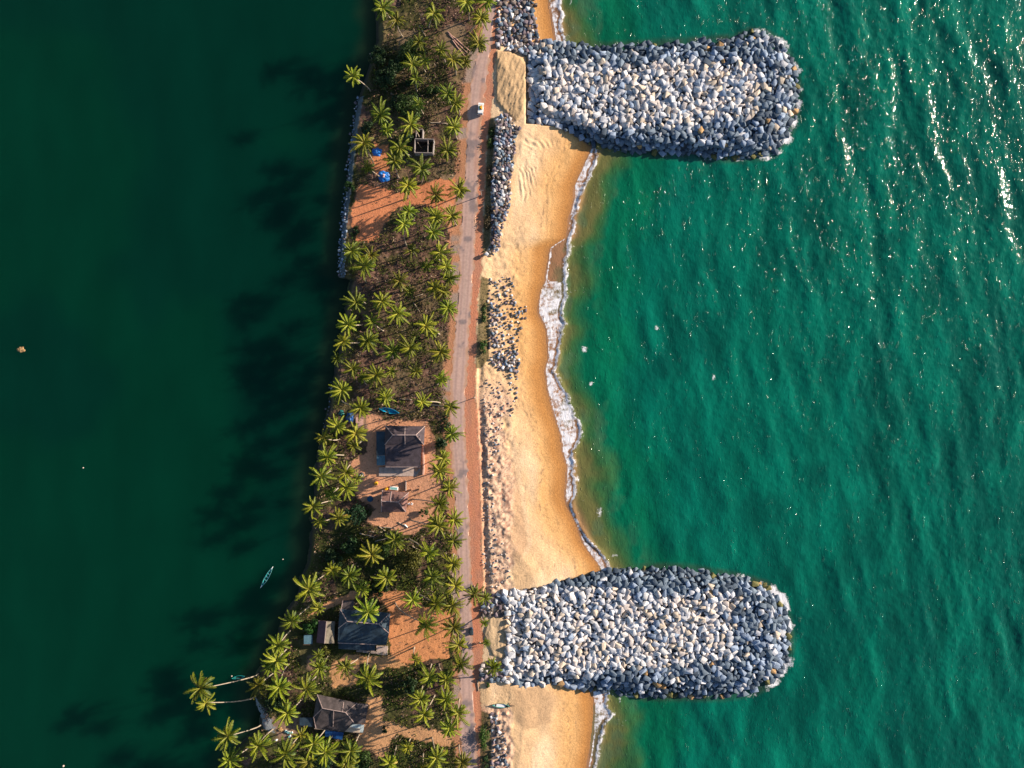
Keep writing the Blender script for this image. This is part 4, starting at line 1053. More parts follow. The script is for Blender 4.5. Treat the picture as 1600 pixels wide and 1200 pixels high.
class House:
    def __init__(s, name, cx, cy, label, cat='house'):
        s.g = gz(cx, cy); x, y, _ = W(cx, cy, s.g); s.o = (x, y, s.g)
        s.root = empty(name, s.o); tag(s.root, label, cat)
    def p(s, px, py, h): return W(px, py, s.g + h)
    def roof(s, faces, m_, name='roof', t=0.12):
        fs = [[s.p(*q) for q in f] for f in faces]
        fs = [f if sum((f[i][0] - f[i - 1][0]) * (f[i][1] + f[i - 1][1]) for i in range(len(f))) < 0 else f[::-1] for f in fs]
        r_ = slope_roof(name, fs, t, m_, s.root, s.o); return r_
    def caps(s, segs, roof, w=0.26, name='ridge_cap', m_=None):
        mb = MB()
        for a, b in segs:
            A = Vector(s.p(*a)) + Vector((0, 0, 0.06)); B = Vector(s.p(*b)) + Vector((0, 0, 0.06)); mb.bar(A, B, w, 0.14)
        c_ = mb.build(name, m_ or M['ridge'], roof, origin=s.o); return c_
    def walls(s, poly, h, m_, inset=0.6, openings=True):
        pts = [Vector(s.p(*q, 0)) for q in poly]; c = sum(pts, Vector()) / len(pts)
        pts = [p + (c - p).normalized() * inset * 1.4 for p in pts]
        if sum((pts[i].x - pts[i - 1].x) * (pts[i].y + pts[i - 1].y) for i in range(len(pts))) > 0: pts = pts[::-1]
        n = len(pts); zb = s.g - 0.6; zt = s.g + h
        mb = MB(); mb.add([(p.x, p.y, zb) for p in pts] + [(p.x, p.y, zt) for p in pts], [(i, (i + 1) % n, n + (i + 1) % n, n + i) for i in range(n)] + [tuple(range(n, 2 * n))])
        wl_ = mb.build('wall', m_, s.root, origin=s.o)
        if openings:
            first = True
            for i in range(n):
                a, b = pts[i], pts[(i + 1) % n]; L = (b - a).length
                if L < 2.6: continue
                d = (b - a).normalized(); nn = Vector((d.y, -d.x, 0))
                k = int(L // 3.2)
                for j in range(k):
                    c0 = a + d * L * (j + 0.5) / k
                    door = first and j == k // 2
                    hw_, z0, z1 = (0.45, 0.02, 2.05) if door else (0.5, 0.95, 1.95)
                    z1 = min(z1, h - 0.15)
                    q = MB(); A = c0 - d * hw_ + nn * 0.03; B = c0 + d * hw_ + nn * 0.03
                    q.bar((A.x, A.y, s.g + z0), (A.x, A.y, s.g + z1), 0.09); q.bar((B.x, B.y, s.g + z0), (B.x, B.y, s.g + z1), 0.09)
                    q.bar((A.x, A.y, s.g + z1 - 0.045), (B.x, B.y, s.g + z1 - 0.045), 0.07, 0.09)
                    q.bar((A.x, A.y, s.g + z0 + 0.045), (B.x, B.y, s.g + z0 + 0.045), 0.07, 0.09)
                    fr_ = q.build('door' if door else 'window', M['wood'], s.root, origin=s.o)
                    q = MB(); A2 = A - nn * 0.012; B2 = B - nn * 0.012
                    q.bar((A2.x, A2.y, s.g + (z0 + z1) / 2), (B2.x, B2.y, s.g + (z0 + z1) / 2), 0.03, z1 - z0 - 0.1)
                    q.build('door_leaf' if door else 'pane', M['wood'] if door else M['dark'], fr_, origin=s.o)
                    if door: first = False
        return wl_

# large hipped house
h = House('hipped_house', 632, 697, 'large dark hipped house with pale ridge caps, above the small tiled cottage')
A, B_ = (613.7, 679.6, 5.6), (650, 679.6, 5.6); NW, NE, SWc, SE = (602, 665, 3.1), (664, 666, 3.1), (601, 695, 3.7), (662.5, 695, 3.7)
r_ = h.roof([[A, B_, NE, NW], [A, NW, SWc], [B_, SE, NE], [A, SWc, SE, B_]], M['roof_tile'])
h.caps([(A, B_), (A, NW), (B_, NE), (A, SWc), (B_, SE), ((632.5, 679.6, 5.6), (633, 666, 3.15)), ((632.5, 679.6, 5.6), (633, 695, 3.75))], r_)
r2 = h.roof([[(602, 695.3, 3.62), (602.5, 729.5, 2.75), (657, 729.5, 2.75), (659, 695.3, 3.62)]], M['roof_tile'], 'verandah_roof')
h.caps([((602.5, 729.6, 2.76), (657, 729.6, 2.76))], r2, 0.16, 'gutter')
h.roof([[(588, 674, 2.3), (601.5, 674, 2.7), (601.8, 711, 2.7), (588, 711, 2.3)]], M['roof_slate'], 'side_roof')
h.roof([[(588.5, 711.6, 2.2), (601.8, 711.6, 2.6), (601.8, 727, 2.6), (588.5, 727, 2.2)]], M['sheet_blue'], 'lean_to_roof')
h.walls([(602, 667), (663, 667), (662, 694), (657, 728), (603, 728)], 2.7, M['wallp'])
q = MB(); 
for a, b in (((661.5, 697), (662.5, 731)), ((662.5, 731), (661.5, 741))):
    a_ = Vector(h.p(*a, 0.6)); b_ = Vector(h.p(*b, 0.6)); q.bar(a_, b_, 0.5, 1.8)
q.build('side_wall', M['wallp'], h.root, origin=h.o)
q = MB(); q.slab([h.p(*c_) for c_ in ((592, 744, 0.25), (657, 744, 0.25), (657, 730, 0.25), (592, 730, 0.25))], 0.6); q.build('front_step', M['conc'], h.root, origin=h.o)

# small tiled cottage
h = House('tiled_cottage', 616, 783, 'small tiled cottage with reddish north slope in the sandy yard')
A, B_ = (596, 783, 4.7), (622, 784.4, 4.7); NW, NE, SWc, SE = (597.6, 766, 2.6), (638.7, 769.5, 2.5), (596, 800, 2.6), (634.4, 800, 2.5)
r_ = h.roof([[A, B_, NE, NW], [B_, SE, NE], [A, SWc, SE, B_]], M['roof_tile_red'])
h.caps([(A, B_), (A, NW), (B_, NE), (A, SWc), (B_, SE), ((610, 783.5, 4.7), (611.5, 767.5, 2.6))], r_)
h.walls([(597.5, 768), (634, 769), (632, 797), (597, 797)], 2.45, M['wallc'])
q = MB(); q.add([h.p(597, 768, 2.3), h.p(597, 798, 2.3), h.p(597, 783, 4.5), h.p(598.2, 768, 2.3), h.p(598.2, 798, 2.3), h.p(598.2, 783, 4.5)], [(0, 1, 2), (5, 4, 3), (0, 2, 5, 3), (1, 4, 5, 2)]); q.build('gable', M['wallc'], h.root, origin=h.o)

# blue-grey roofed house
h = House('blue_roofed_house', 568, 980, 'large blue-grey roofed house with pink terrace, big palm over its roof')
A, B_ = (542.6, 970.8, 5.4), (591.8, 975, 5.4); NW, NE, SWc, SE = (531, 951, 3.0), (609.6, 958, 3.0), (528.6, 981.5, 3.9), (607.8, 989.5, 3.9)
r_ = h.roof([[A, B_, NE, (571, 954.5, 3.0), NW], [A, NW, SWc], [B_, SE, NE], [A, SWc, (528, 1004.5, 2.8), (603.5, 1008, 2.8), SE, B_]], M['roof_slate'])
h.caps([(A, B_), (A, NW), (B_, NE), (A, SWc), (B_, SE), ((528, 1004.5, 2.8), (588, 1007, 2.8))], r_)
rp_ = h.roof([[(535.6, 938.4, 2.7), (553, 938, 2.7), (553, 956.5, 3.2), (533, 954.5, 3.1)]], M['roof_brown'], 'porch_roof')
h.caps([((535.6, 938.4, 2.7), (533, 954.5, 3.1))], rp_, 0.2)
h.roof([[(529, 1005, 2.4), (586, 1008.5, 2.4), (586, 1017, 2.1), (529, 1014, 2.1)]], M['roof_slate'], 'back_roof')
h.walls([(533, 953), (606, 959), (604, 1004), (531, 1001)], 2.7, M['wallp'])
q = MB(); q.slab([h.p(*c_) for c_ in ((588, 1009.7, 0.8), (605.5, 1009.7, 0.8), (605, 1024, 0.8), (557, 1018.5, 0.8), (557, 1015.5, 0.8), (588, 1018, 0.8))][::-1], 1.2); q.build('terrace', M['conc'], h.root, origin=h.o)

h = House('gabled_hut', 509, 988, 'narrow gabled hut with maroon and tan slopes beside the blue-grey house', 'hut')
r_ = h.roof([[(510.3, 971, 3.9), (498, 969.5, 2.5), (494.4, 1004, 2.5), (507, 1005.5, 3.9)]], M['roof_purple'])
h.caps([((510.3, 971, 3.9), (507, 1005.5, 3.9)), ((498, 970, 2.5), (523, 971.5, 2.5))], r_, 0.22)
h.roof([[(510.5, 971, 3.9), (523, 971.5, 2.5), (522, 1005.5, 2.5), (507.2, 1005.5, 3.9)]], M['roof_tan'], 'east_roof')
h.walls([(499, 972), (521.5, 973), (520.5, 1003), (496.5, 1002)], 2.5, M['wallc'])
h = House('tin_shed', 481.5, 999, 'tiny pale blue tin shed left of the narrow gabled hut', 'shed')
h.roof([[(474.7, 992.3, 2.3), (488.3, 992.3, 2.1), (488.3, 1006.4, 2.1), (474.7, 1006.4, 2.3)]], M['sheet_blue'], t=0.06)
h.walls([(475.5, 993.5), (487.5, 993.5), (487.5, 1005.5), (475.5, 1005.5)], 2.05, M['wood'], 0.2)

h = House('weathered_house', 528, 1118, 'southernmost house, skewed, weathered brown roof with pale awning corner')
A, B_ = (503.9, 1106.6, 5.2), (540, 1113.1, 5.2); NW, SWc = (495.5, 1085, 3.0), (489.4, 1121, 3.2); N2 = (557.8, 1098.5, 3.0); SE = (553, 1129, 3.3)
r_ = h.roof([[A, B_, N2, NW], [A, NW, SWc], [A, SWc, (490.3, 1137.5, 2.7), (538, 1144, 2.7), SE, B_]], M['roof_brown'])
h.caps([(A, B_), (A, NW), (B_, SE), (A, SWc), ((521.5, 1110, 5.2), (520.5, 1135, 3.0)), ((535.3, 1112, 5.2), (537, 1097, 3.3)), ((490.4, 1121, 3.2), (493.5, 1137.5, 2.8))], r_, 0.2)
r2 = h.roof([[B_, SE, (554.5, 1131, 3.2), (570.5, 1131, 2.9), (576, 1100, 2.9), N2]], M['roof_brown'], 'wing_roof')
h.caps([((558, 1100.5, 3.1), (575, 1102, 2.95)), (N2, B_)], r2, 0.16)
h.roof([[(543, 1131.5, 2.6), (569.5, 1132, 2.7), (567, 1144.5, 2.4), (542, 1143.5, 2.4)]], M['awning'], 'awning', 0.05)
h.roof([[(468, 1121.5, 2.2), (488.5, 1121.5, 2.6), (488.5, 1136, 2.6), (468, 1133, 2.2)]], M['roof_slate'], 'side_roof')
h.roof([[(508, 1140.5, 2.3), (537, 1144.8, 2.3), (534.5, 1156, 2.0), (508, 1151, 2.0)]], M['tarpd'], 'tarpaulin_roof', 0.04)
h.walls([(494, 1088), (572, 1101), (567, 1142), (491, 1135)], 2.55, M['wallc'])

# roofless ruin
h = House('roofless_building', 663, 230, 'roofless walled ruin of bare grey walls between the palms', 'ruin')
def wall_seg(a, b, th=0.24, hh=2.9, name='wall'):
    A_ = Vector(h.p(*a, hh / 2)); B_2 = Vector(h.p(*b, hh / 2)); q = MB(); q.bar(A_, B_2, th, hh + 0.6); q.build(name, M['brick'], h.root, origin=h.o)
cs_ = [(649.4, 219.2), (678.6, 220), (677, 241.2), (648.4, 240.6)]
wall_seg(cs_[0], cs_[1]); wall_seg((678.7, 220.9), (677.2, 240.4)); wall_seg(cs_[2], cs_[3]); wall_seg((649.3, 220.1), (648.5, 239.8))
wall_seg((669.6, 220.7), (669.2, 240.3), 0.22, 2.8); wall_seg((651.4, 206.6), (650.8, 218.4), 0.2, 2.7); wall_seg((661.6, 204.6), (661, 218.4), 0.3, 2.8); wall_seg((651.4, 205.4), (661.3, 204.2), 0.2, 2.7)
q = MB(); q.bar(h.p(652.5, 222, 2.5), h.p(658.5, 231.5, 0.3), 0.15); q.build('fallen_beam', M['log'], h.root, origin=h.o)
q = MB(); q.slab([h.p(*c_) for c_ in ((649.5, 240.4, 0.05), (677, 241, 0.05), (678.4, 220.4, 0.05), (649.8, 219.8, 0.05))], 0.4); q.build('floor', M['dark'], h.root, origin=h.o)  # near-black floor: deep shade between the walls is painted into it

# ------------------------------------------------------------------ boats
def boat(px, py, L, b, ang, m_out, m_rim, label, thw=3, caps=None, z=None, name='canoe', roll=0.0, sheer=0.35):
    zz = gz(px, py) if z is None else z
    x, y, _ = W(px, py, zz); root = empty(name, (x, y, zz), math.radians(ang)); root.rotation_euler[0] = math.radians(roll)
    tag(root, label, 'boat')
    n = 17; D = 0.62
    def sect(t, inset):
        w = max(b / 2 * (1 - abs(t) ** 2.1) - inset, 0.012); zt = D + sheer * t * t; zb = 0.0 + 0.55 * sheer * abs(t) ** 3 + inset * 0.8
        X = t * (L / 2 - inset * 1.5)
        return [(X, -w, zt), (X, -w * 0.9, zt * 0.45 + zb * 0.5), (X, -w * 0.5, zb + 0.03), (X, 0, zb), (X, w * 0.5, zb + 0.03), (X, w * 0.9, zt * 0.45 + zb * 0.5), (X, w, zt)]
    vs = []; fs = []
    ts = [-1 + 2 * i / (n - 1) for i in range(n)]
    for t in ts: vs += sect(t, 0)
    for t in ts: vs += sect(t, 0.06)
    N7 = n * 7
    for i in range(n - 1):
        for j in range(6):
            a = i * 7 + j; fs.append((a, a + 1, a + 8, a + 7)); fs.append((N7 + a, N7 + a + 7, N7 + a + 8, N7 + a + 1))
    q = MB(); q.add(vs, fs); q.build('hull', m_out, root, True)
    for sg in (0, 6):
        q = MB(); pts = [Vector(sect(t, 0)[sg]) + Vector((0, 0, 0.03)) for t in ts]
        q.tube(pts, 0.055, 5); q.build('gunwale', m_rim, root)
    for k in range(thw):
        t = -0.6 + 1.2 * k / max(thw - 1, 1); s_ = sect(t, 0.05)
        q = MB(); q.box(s_[0][0] - 0.12, s_[0][0] + 0.12, s_[0][1] + 0.01, s_[6][1] - 0.01, s_[0][2] - 0.16, s_[0][2] - 0.11); q.build('thwart', m_rim, root)
    if caps:
        for sg, nm_ in ((-1, 'stern_cap'), (1, 'bow_cap')):
            a = sect(sg * 0.80, 0); e = sect(sg * 1.0, 0)
            q = MB(); q.add([a[0], a[6], (e[3][0] + sg * 0.35, 0, e[0][2] + 0.18), (a[0][0], 0, a[0][2] + 0.08), (e[3][0] + sg * 0.1, 0, e[3][2])], [(0, 3, 2), (3, 1, 2), (0, 2, 4), (2, 1, 4)]); q.build(nm_, caps, root)
    return root
boat(418, 901, 8.6, 1.35, 60, M['boatteal'], M['boatrim'], 'teal canoe with white tips floating on the dark lagoon', 5, M['white'], 0.02 - 0.12)
boat(608.5, 641, 7.6, 1.9, -13, M['boatblue'], M['boatblue'], 'bright blue boat lying on dirt above the large hipped house', 3, None, None, 'fishing_boat', 14)
bb = boat(782.5, 1101.5, 6.4, 1.55, -5, M['boatteal'], M['wood'], 'small white and teal boat pulled up on the lower beach', 2, None, None, 'fishing_boat')
q = MB(); q.box(-1.6, 1.9, -0.55, 0.55, 0.42, 0.50); q.box(-2.5, -2.0, -0.35, 0.35, 0.45, 0.52); q.build('deck', M['white'], bb)
boat(374, 1057, 4.8, 1.1, 8, M['boatdark'], M['boatteal'], 'dark canoe in the lagoon shade beneath the longest leaning palm trunk', 2, None, -0.1)

# ------------------------------------------------------------------ vehicles
def wheel(root, x, y, r, w):
    q = MB(); q.tube([(x, y - w / 2, r), (x, y + w / 2, r)], r, 16); t_ = q.build('wheel', M['tyre'], root)
    q = MB(); sg = 1 if y > 0 else -1; q.tube([(x, y + sg * (w / 2 - 0.02), r), (x, y + sg * (w / 2 + 0.015), r)], r * 0.6, 12); q.build('rim', M['metal'], t_)
zr = 3.135
x, y, _ = W(751, 168.5, 1.8 + 3)
van = empty('white_van', (x, y, zr), math.radians(86)); tag(van, 'white van driving on the road beside the upper sandy pad', 'van')
prof = [(-2.2, 0.35), (2.15, 0.35), (2.22, 0.75), (2.05, 1.02), (1.35, 1.2), (0.85, 1.88), (0.6, 1.95), (-1.95, 1.95), (-2.18, 1.75), (-2.25, 0.8)]
q = MB(); n = len(prof); vs = []
for yy, sc_ in ((-0.92, 0), (-0.98, 1), (0.98, 1), (0.92, 0)):
    vs += [(p[0] * (1 if sc_ else 0.985), yy * (0.9 if p[1] > 1.3 else 1), p[1] if sc_ else 0.03 + p[1] * 0.97) for p in prof]
fs = [tuple(range(n)), tuple(reversed(range(3 * n, 4 * n)))]
for k in range(3): fs += [(k * n + i, (k + 1) * n + i, (k + 1) * n + (i + 1) % n, k * n + (i + 1) % n) for i in range(n)]
q.add(vs, fs); q.build('body', M['white'], van)
q = MB(); q.add([(1.33, -0.80, 1.26), (1.33, 0.80, 1.26), (0.93, 0.76, 1.82), (0.93, -0.76, 1.82)], [(0, 1, 2, 3)]); ob = q.build('windscreen', M['glass'], van); ob.location = (0.035, 0, 0.025)
q = MB(); q.add([(-2.235, -0.78, 1.05), (-2.235, 0.78, 1.05), (-2.20, 0.72, 1.66), (-2.20, -0.72, 1.66)], [(3, 2, 1, 0)]); q.build('rear_window', M['glass'], van).location = (-0.03, 0, 0)
for sg in (-1, 1):
    q = MB(); q.add([(-1.8, sg * 0.90, 1.30), (0.95, sg * 0.90, 1.30), (0.62, sg * 0.885, 1.75), (-1.8, sg * 0.885, 1.75)], [(0, 1, 2, 3)]); q.build('side_window', M['glass'], van).location = (0, sg * 0.04, 0)
    q = MB(); q.box(2.17, 2.24, sg * 0.72 - 0.14, sg * 0.72 + 0.14, 0.68, 0.84); q.build('headlight', M['lamp'], van)
    for xx in (-1.4, 1.35): wheel(van, xx, sg * 0.88, 0.33, 0.22)
lug = empty('luggage', W(751.3, 168, 1.95 + zr + 0.02), math.radians(86)); tag(lug, 'orange and green bundle tied on the roof of the white van', 'luggage')
q = MB(); q.box(-0.75, 0.7, -0.55, -0.02, 0.03, 0.36, taper=0.07); q.build('orange_bundle', M['orange'], lug)
q = MB(); q.box(-0.7, 0.6, 0.02, 0.55, 0.03, 0.32, taper=0.08); q.build('green_bundle', M['green'], lug)
q = MB(); q.box(-0.4, 0.3, -0.25, 0.3, 0.34, 0.52, taper=0.08); q.build('yellow_bundle', M['yellow'], lug)

x, y, _ = W(736.5, 986.5, zr + 1)
ric = empty('auto_rickshaw', (x, y, zr), math.radians(93)); tag(ric, 'small dark auto rickshaw on the road beside the lower groyne', 'auto rickshaw')
q = MB(); prof = [(-1.3, 0.28), (1.0, 0.28), (1.35, 0.55), (1.3, 0.95), (0.95, 1.0), (0.7, 0.55), (-0.1, 0.5), (-0.2, 0.9), (-1.3, 0.95)]
n = len(prof); q.add([(p[0], yy * (0.55 if p[0] > 0.9 else 1), p[1]) for yy in (-0.68, 0.68) for p in prof], [tuple(range(n)), tuple(reversed(range(n, 2 * n)))] + [(i, i + n, (i + 1) % n + n, (i + 1) % n) for i in range(n)]); q.build('body', M['tankblue'], ric)
q = MB(); cp = [(-1.38, 1.0), (-1.34, 1.5), (-1.1, 1.74), (0.4, 1.80), (0.85, 1.66), (0.98, 1.56)]
vs = [(p[0], yy * (1 if j % 5 else 0.86), p[1] - (0.0 if abs(yy) < 0.5 else 0.1)) for j, p in enumerate(cp) for yy in (-0.72, -0.35, 0.35, 0.72)]
q.add(vs, [(i * 4 + j, i * 4 + j + 1, (i + 1) * 4 + j + 1, (i + 1) * 4 + j) for i in range(5) for j in range(3)])
for sg in (-1, 1):
    q.bar((-1.3, sg * 0.66, 0.95), (-1.25, sg * 0.66, 1.6), 0.05); q.bar((0.95, sg * 0.42, 1.0), (0.88, sg * 0.6, 1.6), 0.05)
q.build('canopy', M['net'], ric)
q = MB(); q.add([(1.0, -0.45, 1.02), (1.0, 0.45, 1.02), (0.92, 0.55, 1.55), (0.92, -0.55, 1.55)], [(0, 1, 2, 3)]); q.build('windscreen', M['glass'], ric)
q = MB(); q.box(-0.85, -0.3, -0.55, 0.55, 0.52, 0.72); q.build('seat', M['wood'], ric)
for xx, yy in ((-0.9, 0.62), (-0.9, -0.62), (1.1, 0.0)): wheel(ric, xx, yy, 0.22, 0.12)

# ------------------------------------------------------------------ utility poles
def pole(px, py, hgt_, label):
    z = gz(px, py); x, y, _ = W(px, py, z); root = empty('utility_pole', (x, y, z - 0.2)); tag(root, label, 'utility pole', 'utility poles along the road')
    MB().tube([(0, 0, 0), (0, 0, hgt_)], [0.16, 0.10], 8).build('pole', M['conc'], root)
    q = MB(); q.bar((-0.9, 0, hgt_ - 0.5), (0.9, 0, hgt_ - 0.5), 0.1, 0.12); ca = q.build('crossarm', M['metal'], root)
    for k in (-0.8, 0, 0.8):
        MB().tube([(k, 0, hgt_ - 0.45), (k, 0, hgt_ - 0.2)], [0.05, 0.04], 6).build('insulator', M['white'], ca)
pole(752.5, 306, 8.0, 'utility pole beside the narrow rock wall, shadow across the upper road')
pole(742.5, 621, 7.0, 'utility pole on the red shoulder level with the blue boat')

# ------------------------------------------------------------------ tarpaulins and yard things
def heap(name, px, py, rx, ry, hh, m_, label, seed, cat='tarpaulin', rot=0.0):
    z = gz(px, py); x, y, _ = W(px, py, z); r = random.Random(seed)
    na, nr = 26, 8; vs = [(0, 0, hh)]; fs = []
    for i in range(1, nr + 1):
        f = i / nr
        for k in range(na):
            a = 2 * math.pi * k / na
            e = 1 + 0.22 * mnoise.noise(Vector((math.cos(a) * 1.7, math.sin(a) * 1.7, seed))) * f * 2
            zz = hh * (1 - f ** 2.2) * (0.8 + 0.45 * mnoise.noise(Vector((math.cos(a) * f * 3, math.sin(a) * f * 3, seed + 5)))) + 0.10 * math.sin(5 * a + seed) * f * (1 - f) * 4 * hh
            vs.append((math.cos(a) * rx * f * e, math.sin(a) * ry * f * e, max(zz, 0.02) if i < nr else -0.1))
    for k in range(na): fs.append((0, 1 + k, 1 + (k + 1) % na))
    for i in range(nr - 1):
        for k in range(na): a = 1 + i * na + k; b = 1 + i * na + (k + 1) % na; fs.append((a, a + na, b + na, b))
    o = mesh_np(name, [tuple(v) for v in vs], fs, m_, False); o.location = (x, y, z); o.rotation_euler = (0, 0, rot)
    tag(o, label, cat); return o
heap('tarpaulin', 589, 237, 2.0, 1.5, 1.0, M['tarp'], 'small bright blue tarpaulin heap beside a seawall palm', 3)
heap('tarpaulin', 600.5, 276, 2.7, 2.1, 1.2, M['tarp'], 'large bright blue tarpaulin heap on the orange clearing', 8)
o = heap('cloth_bundle', 600.2, 275.5, 0.45, 0.75, 0.5, M['pinkcloth'], 'pale pink bundle lying on the large blue tarpaulin', 11, 'bundle'); o.location.z += 1.0
heap('tarpaulin', 547, 651, 1.5, 2.3, 1.3, M['tarpd'], 'deep blue tarpaulin in shade beside the lagoon palms', 14)
heap('tarpaulin', 534, 645, 1.1, 1.2, 0.9, M['tarpg'], 'teal tarpaulin just left of the deep blue tarpaulin', 17)
heap('brush_heap', 438, 1140, 1.2, 0.9, 0.6, M['brush'], 'orange-brown heap of brush near the concrete slipway', 19, 'brush heap')
heap('sack_pile', 563.5, 744, 1.3, 1.2, 0.7, M['net'], 'dark junk pile left of the sandy yard by the lagoon palms', 23, 'junk pile')
heap('rubbish_sack', 563.5, 742.5, 0.5, 0.35, 0.9, M['white'], 'white sack on top of the dark junk pile', 24, 'sack')
heap('brush_raft', 44.5, 547, 1.5, 1.2, 0.35, M['brush'], 'brown floating clump of brush alone on the lagoon', 29, 'floating debris').location.z = 0.0
z_ = gz(562, 659)
o = MB().box(-1.4, 1.3, -2.0, 1.9, -0.5, 0.18).build('concrete_slab', M['wallp']); o.location = (W(562, 660, z_)); tag(o, 'pale pink concrete slab right of the deep blue tarpaulin', 'slab')
def at_ground(name, mbs, px, py, label, cat, rot=0.0, group=None):
    z = gz(px, py); x, y, _ = W(px, py, z); root = empty(name, (x, y, z), rot); tag(root, label, cat, group)
    for nm_, mb, m_ in mbs: mb.build(nm_, m_, root)
    return root
def barrel(px, py, m_, label, r=0.45, h_=0.95, name='plastic_barrel', cat='barrel'):
    b_ = MB().tube([(0, 0, -0.1), (0, 0, h_ * 0.3), (0, 0, h_ * 0.7), (0, 0, h_)], [r * 0.88, r, r, r * 0.88], 14)
    l_ = MB().tube([(0, 0, h_), (0, 0, h_ + 0.06)], [r * 0.8, r * 0.75], 14)
    at_ground(name, [('drum', b_, m_), ('lid', l_, m_)], px, py, label, cat)
barrel(588, 755, M['yellow'], 'yellow barrel left of the cottage, the farther from its roof', 0.7, 1.1)
barrel(604.5, 763, M['yellow'], 'yellow barrel touching the cottage roof corner', 0.55, 1.9)
barrel(579, 779, M['tankblue'], 'dark blue round water tank left of the small tiled cottage', 1.15, 1.3, 'water_tank', 'water tank')
q = MB(); q.box(-1.7, 1.5, -0.65, 0.7, 0.0, 0.5, taper=0.12); q2 = MB(); q2.box(-1.35, 1.15, -0.4, 0.42, 0.5, 0.53)
at_ground('white_tub', [('tub', q, M['white']), ('water_surface', q2, M['boatrim'])], 616, 763, 'long white tub against the north eave of the cottage', 'tub', math.radians(-5))
for i, (px, py, lab) in enumerate(((641.5, 765.5, 'dark clay pot in the yard, the left of two'), (654, 764.5, 'dark clay pot in the yard, the right of two'))):
    q = MB().tube([(0, 0, -0.05), (0, 0, 0.25), (0, 0, 0.5), (0, 0, 0.55)], [0.22, 0.4, 0.28, 0.34], 12); q2 = MB()
    for k in range(9):
        a = k * 0.7; q2.add([(0, 0, 0.5), (math.cos(a) * 0.3, math.sin(a) * 0.3, 0.8), (math.cos(a + 0.25) * 0.5, math.sin(a + 0.25) * 0.5, 0.7)], [(0, 1, 2)])
    at_ground('clay_pot', [('pot', q, M['clay']), ('seedling', q2, M['bark'])], px, py, lab, 'pot', group='clay pots in the yard')
def chair(px, py, rot, lab):
    q = MB().box(-0.24, 0.24, -0.24, 0.24, 0.42, 0.46); b_ = MB().box(-0.24, 0.24, 0.21, 0.26, 0.46, 0.88)
    parts = [('seat', q, M['white']), ('backrest', b_, M['white'])] + [('leg', MB().box(sx_ * 0.2 - 0.025, sx_ * 0.2 + 0.025, sy_ * 0.2 - 0.025, sy_ * 0.2 + 0.025, 0, 0.42), M['white']) for sx_ in (-1, 1) for sy_ in (-1, 1)]
    r_ = at_ground('plastic_chair', parts, px, py, lab, 'chair', rot, 'white chairs in the yard'); r_.scale = (1.5, 1.5, 1.3)
chair(639.5, 787, 0.6, 'white plastic chair beside the cottage, the left of two'); chair(644, 787, -0.5, 'white plastic chair beside the cottage, the right of two')
at_ground('wooden_post', [('post', MB().tube([(0, 0, -0.2), (0.05, 0, 2.2)], [0.14, 0.12], 7), M['bark']), ('crossbar', MB().bar((-0.9, 0, 2.0), (0.9, 0.1, 2.0), 0.12), M['bark'])], 641, 781, 'dark wooden post with crossbar just above the two white chairs', 'post')
at_ground('wooden_post', [('post', MB().tube([(0, 0, -0.2), (0, 0, 1.5)], [0.16, 0.14], 7), M['brush'])], 620.8, 744.5, 'short brown post standing below the large hipped house', 'post')
at_ground('compound_wall', [('wall_panel', MB().box(-0.12, 0.12, -1.8, 1.8, -0.3, 0.9), M['brick']), ('coping', MB().box(-0.17, 0.17, -1.85, 1.85, 0.9, 0.98), M['conc'])], 634.8, 758.5, 'short low wall running up from the small tiled cottage', 'wall')
for i, (px, py, w_, lab) in enumerate(((448, 1142, 0.5, 'small white crate near the slipway, leftmost of three in a row'), (451.5, 1143.5, 0.45, 'small white crate near the slipway, middle of three'), (455.5, 1144.5, 0.5, 'small white crate near the slipway, rightmost of three in a row'), (453, 1150, 0.4, 'small white crate alone just below the row of three'))):
    at_ground('white_crate', [('crate', MB().box(-w_, w_, -w_ * 0.7, w_ * 0.7, -0.05, 0.5), M['white']), ('rim', MB().box(-w_ - 0.03, w_ + 0.03, -w_ * 0.7 - 0.03, w_ * 0.7 + 0.03, 0.5, 0.55), M['boatrim'])], px, py, lab, 'crate', 0.3 * i - 0.2, 'white crates near the slipway')
heap('rubbish_sack', 431.5, 1156.5, 0.75, 0.4, 0.5, M['white'], 'white sack lying below left of the brush heap', 31, 'sack', 0.4)

def log(a, b, r, label, m_='log', cat='log', lift=0.15, name='fallen_log', group='fallen logs lying around'):
    za, zb = gz(*a) + lift, gz(*b) + lift; A_ = Vector(W(*a, za)); B_2 = Vector(W(*b, zb)); o_ = (A_ + B_2) / 2; rr = random.Random(int(a[0] * 7))
    pts = []
    for i in range(6):
        t = i / 5; p = A_.lerp(B_2, t) - o_ + Vector((rr.uniform(-0.12, 0.12), rr.uniform(-0.12, 0.12), 0)); pts.append(p)
    q = MB().tube(pts, [r * (1 - 0.4 * i / 5) for i in range(6)], 7); o = q.build(name, M[m_], None, True); o.location = o_; tag(o, label, cat, group)
log((591.7, 822.5), (605, 831), 0.22, 'grey log slanting down, in the fallen log pile below the cottage')
log((596.7, 824), (617.5, 825), 0.20, 'pale horizontal log, topmost of the fallen log pile')
log((576.7, 831), (597.5, 831.7), 0.18, 'thin horizontal log at the left of the fallen log pile')
log((561.7, 833), (585, 839.5), 0.24, 'grey log farthest left, beside the dark round tree')
log((585.8, 845.8), (606.7, 841), 0.22, 'pale log lowest in the pile, rising to the right')
log((604, 834), (610, 835), 0.22, 'short log stub in the middle of the fallen log pile')
log((622, 815.5), (633, 821), 0.22, 'dark log on sand with a white bleached end')
log((632, 820), (637.5, 824), 0.30, 'bleached white log end on the sand above the olive tree', 'white')
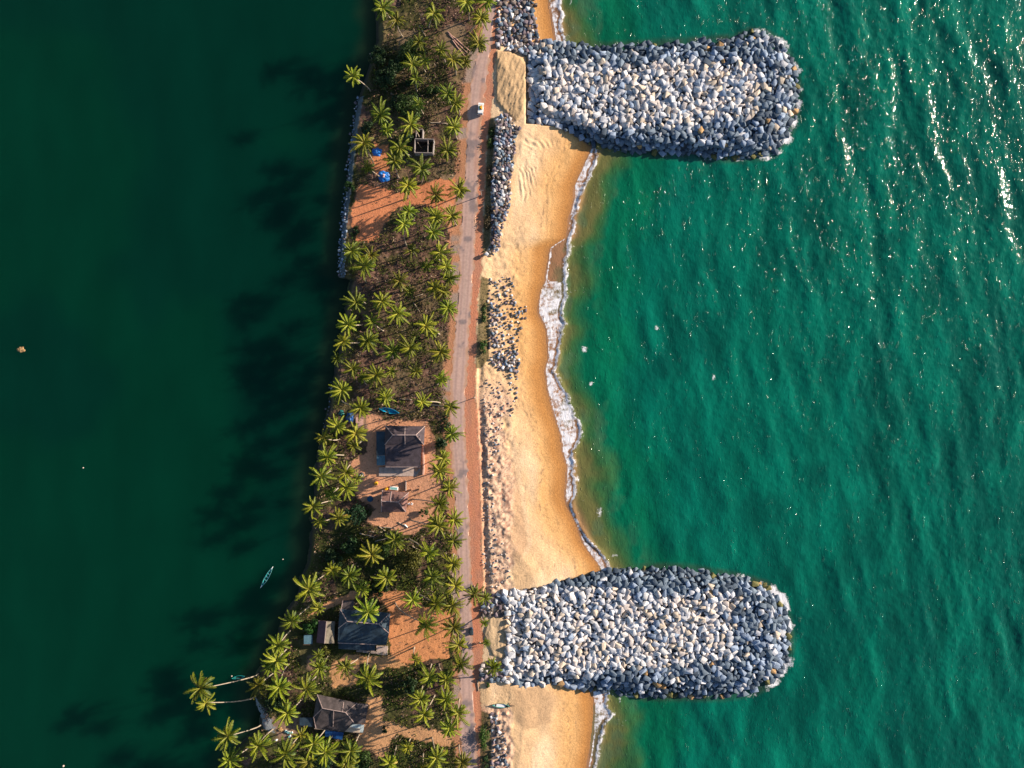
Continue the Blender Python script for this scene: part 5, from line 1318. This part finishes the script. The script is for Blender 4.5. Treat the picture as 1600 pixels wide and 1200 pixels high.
log((628, 838), (646.7, 851), 0.24, 'long brown log slanting down, right of the fallen log pile', 'bark')
log((643, 854), (656, 859), 0.20, 'grey log between the olive tree and the roadside palms')
log((655.6, 40), (667.5, 61), 0.22, 'pale fallen palm trunk among the topmost palms')
log((578, 82), (589, 121), 0.24, 'tall pale bare trunk above the palm that leans over the lagoon')
log((699, 50), (735, 80), 0.22, 'long timber pole near the top road, uppermost of three', 'wallp')
log((701, 54), (732, 84), 0.20, 'long timber pole near the top road, middle of three', 'wallp')
log((706, 62), (728, 90), 0.20, 'long timber pole near the top road, lowest of three', 'wallp')
log((669, 191), (700, 193.5), 0.20, 'thin grey fallen trunk just above the roofless ruin')
log((646, 473), (657, 488), 0.20, 'pale fallen trunk in the middle palm grove')
log((642, 467), (661, 459), 0.18, 'thin curved branch just above the middle grove fallen trunk')
log((624, 623), (644, 624.5), 0.18, 'pale straight log above right of the blue boat')
log((746, 1061), (748, 1080), 0.22, 'pale beam beside the road near the beached boat')
log((472, 766), (486, 770), 0.14, 'pale mooring pole sticking out over the lagoon', 'log', 'pole', 0.5, 'mooring_pole')
log((795.5, 1101.5), (804, 1103.5), 0.14, 'dark stick at the tail of the beached boat', 'bark', 'stick', 0.3)
log((797.5, 1098.5), (796, 1107), 0.12, 'dark crosswise stick at the tail of the beached boat', 'bark', 'stick', 0.3)
for (px, py, r, lab) in ((442, 874, 0.22, 'tiny white float above the teal canoe'), (130, 731, 0.25, 'tiny pale float alone in the open left lagoon'), (99, 1197, 0.4, 'white float at the bottom left edge of the lagoon'), (362, 1056.5, 0.28, 'white float beside the dark canoe near the leaning palm trunks')):
    x, y, _ = W(px, py, 0.2); root = empty('float', (x, y, 0)); tag(root, lab, 'float')
    MB().tube([(0, 0, -0.1), (0, 0, 0.12), (0, 0, 0.35), (0, 0, 0.48)], [r * 0.6, r, r * 0.9, r * 0.3], 10).build('buoy', M['conc'], root, True)
    MB().tube([(0, 0, 0.45), (0, 0, 0.75)], 0.04, 5).build('stick', M['bark'], root)
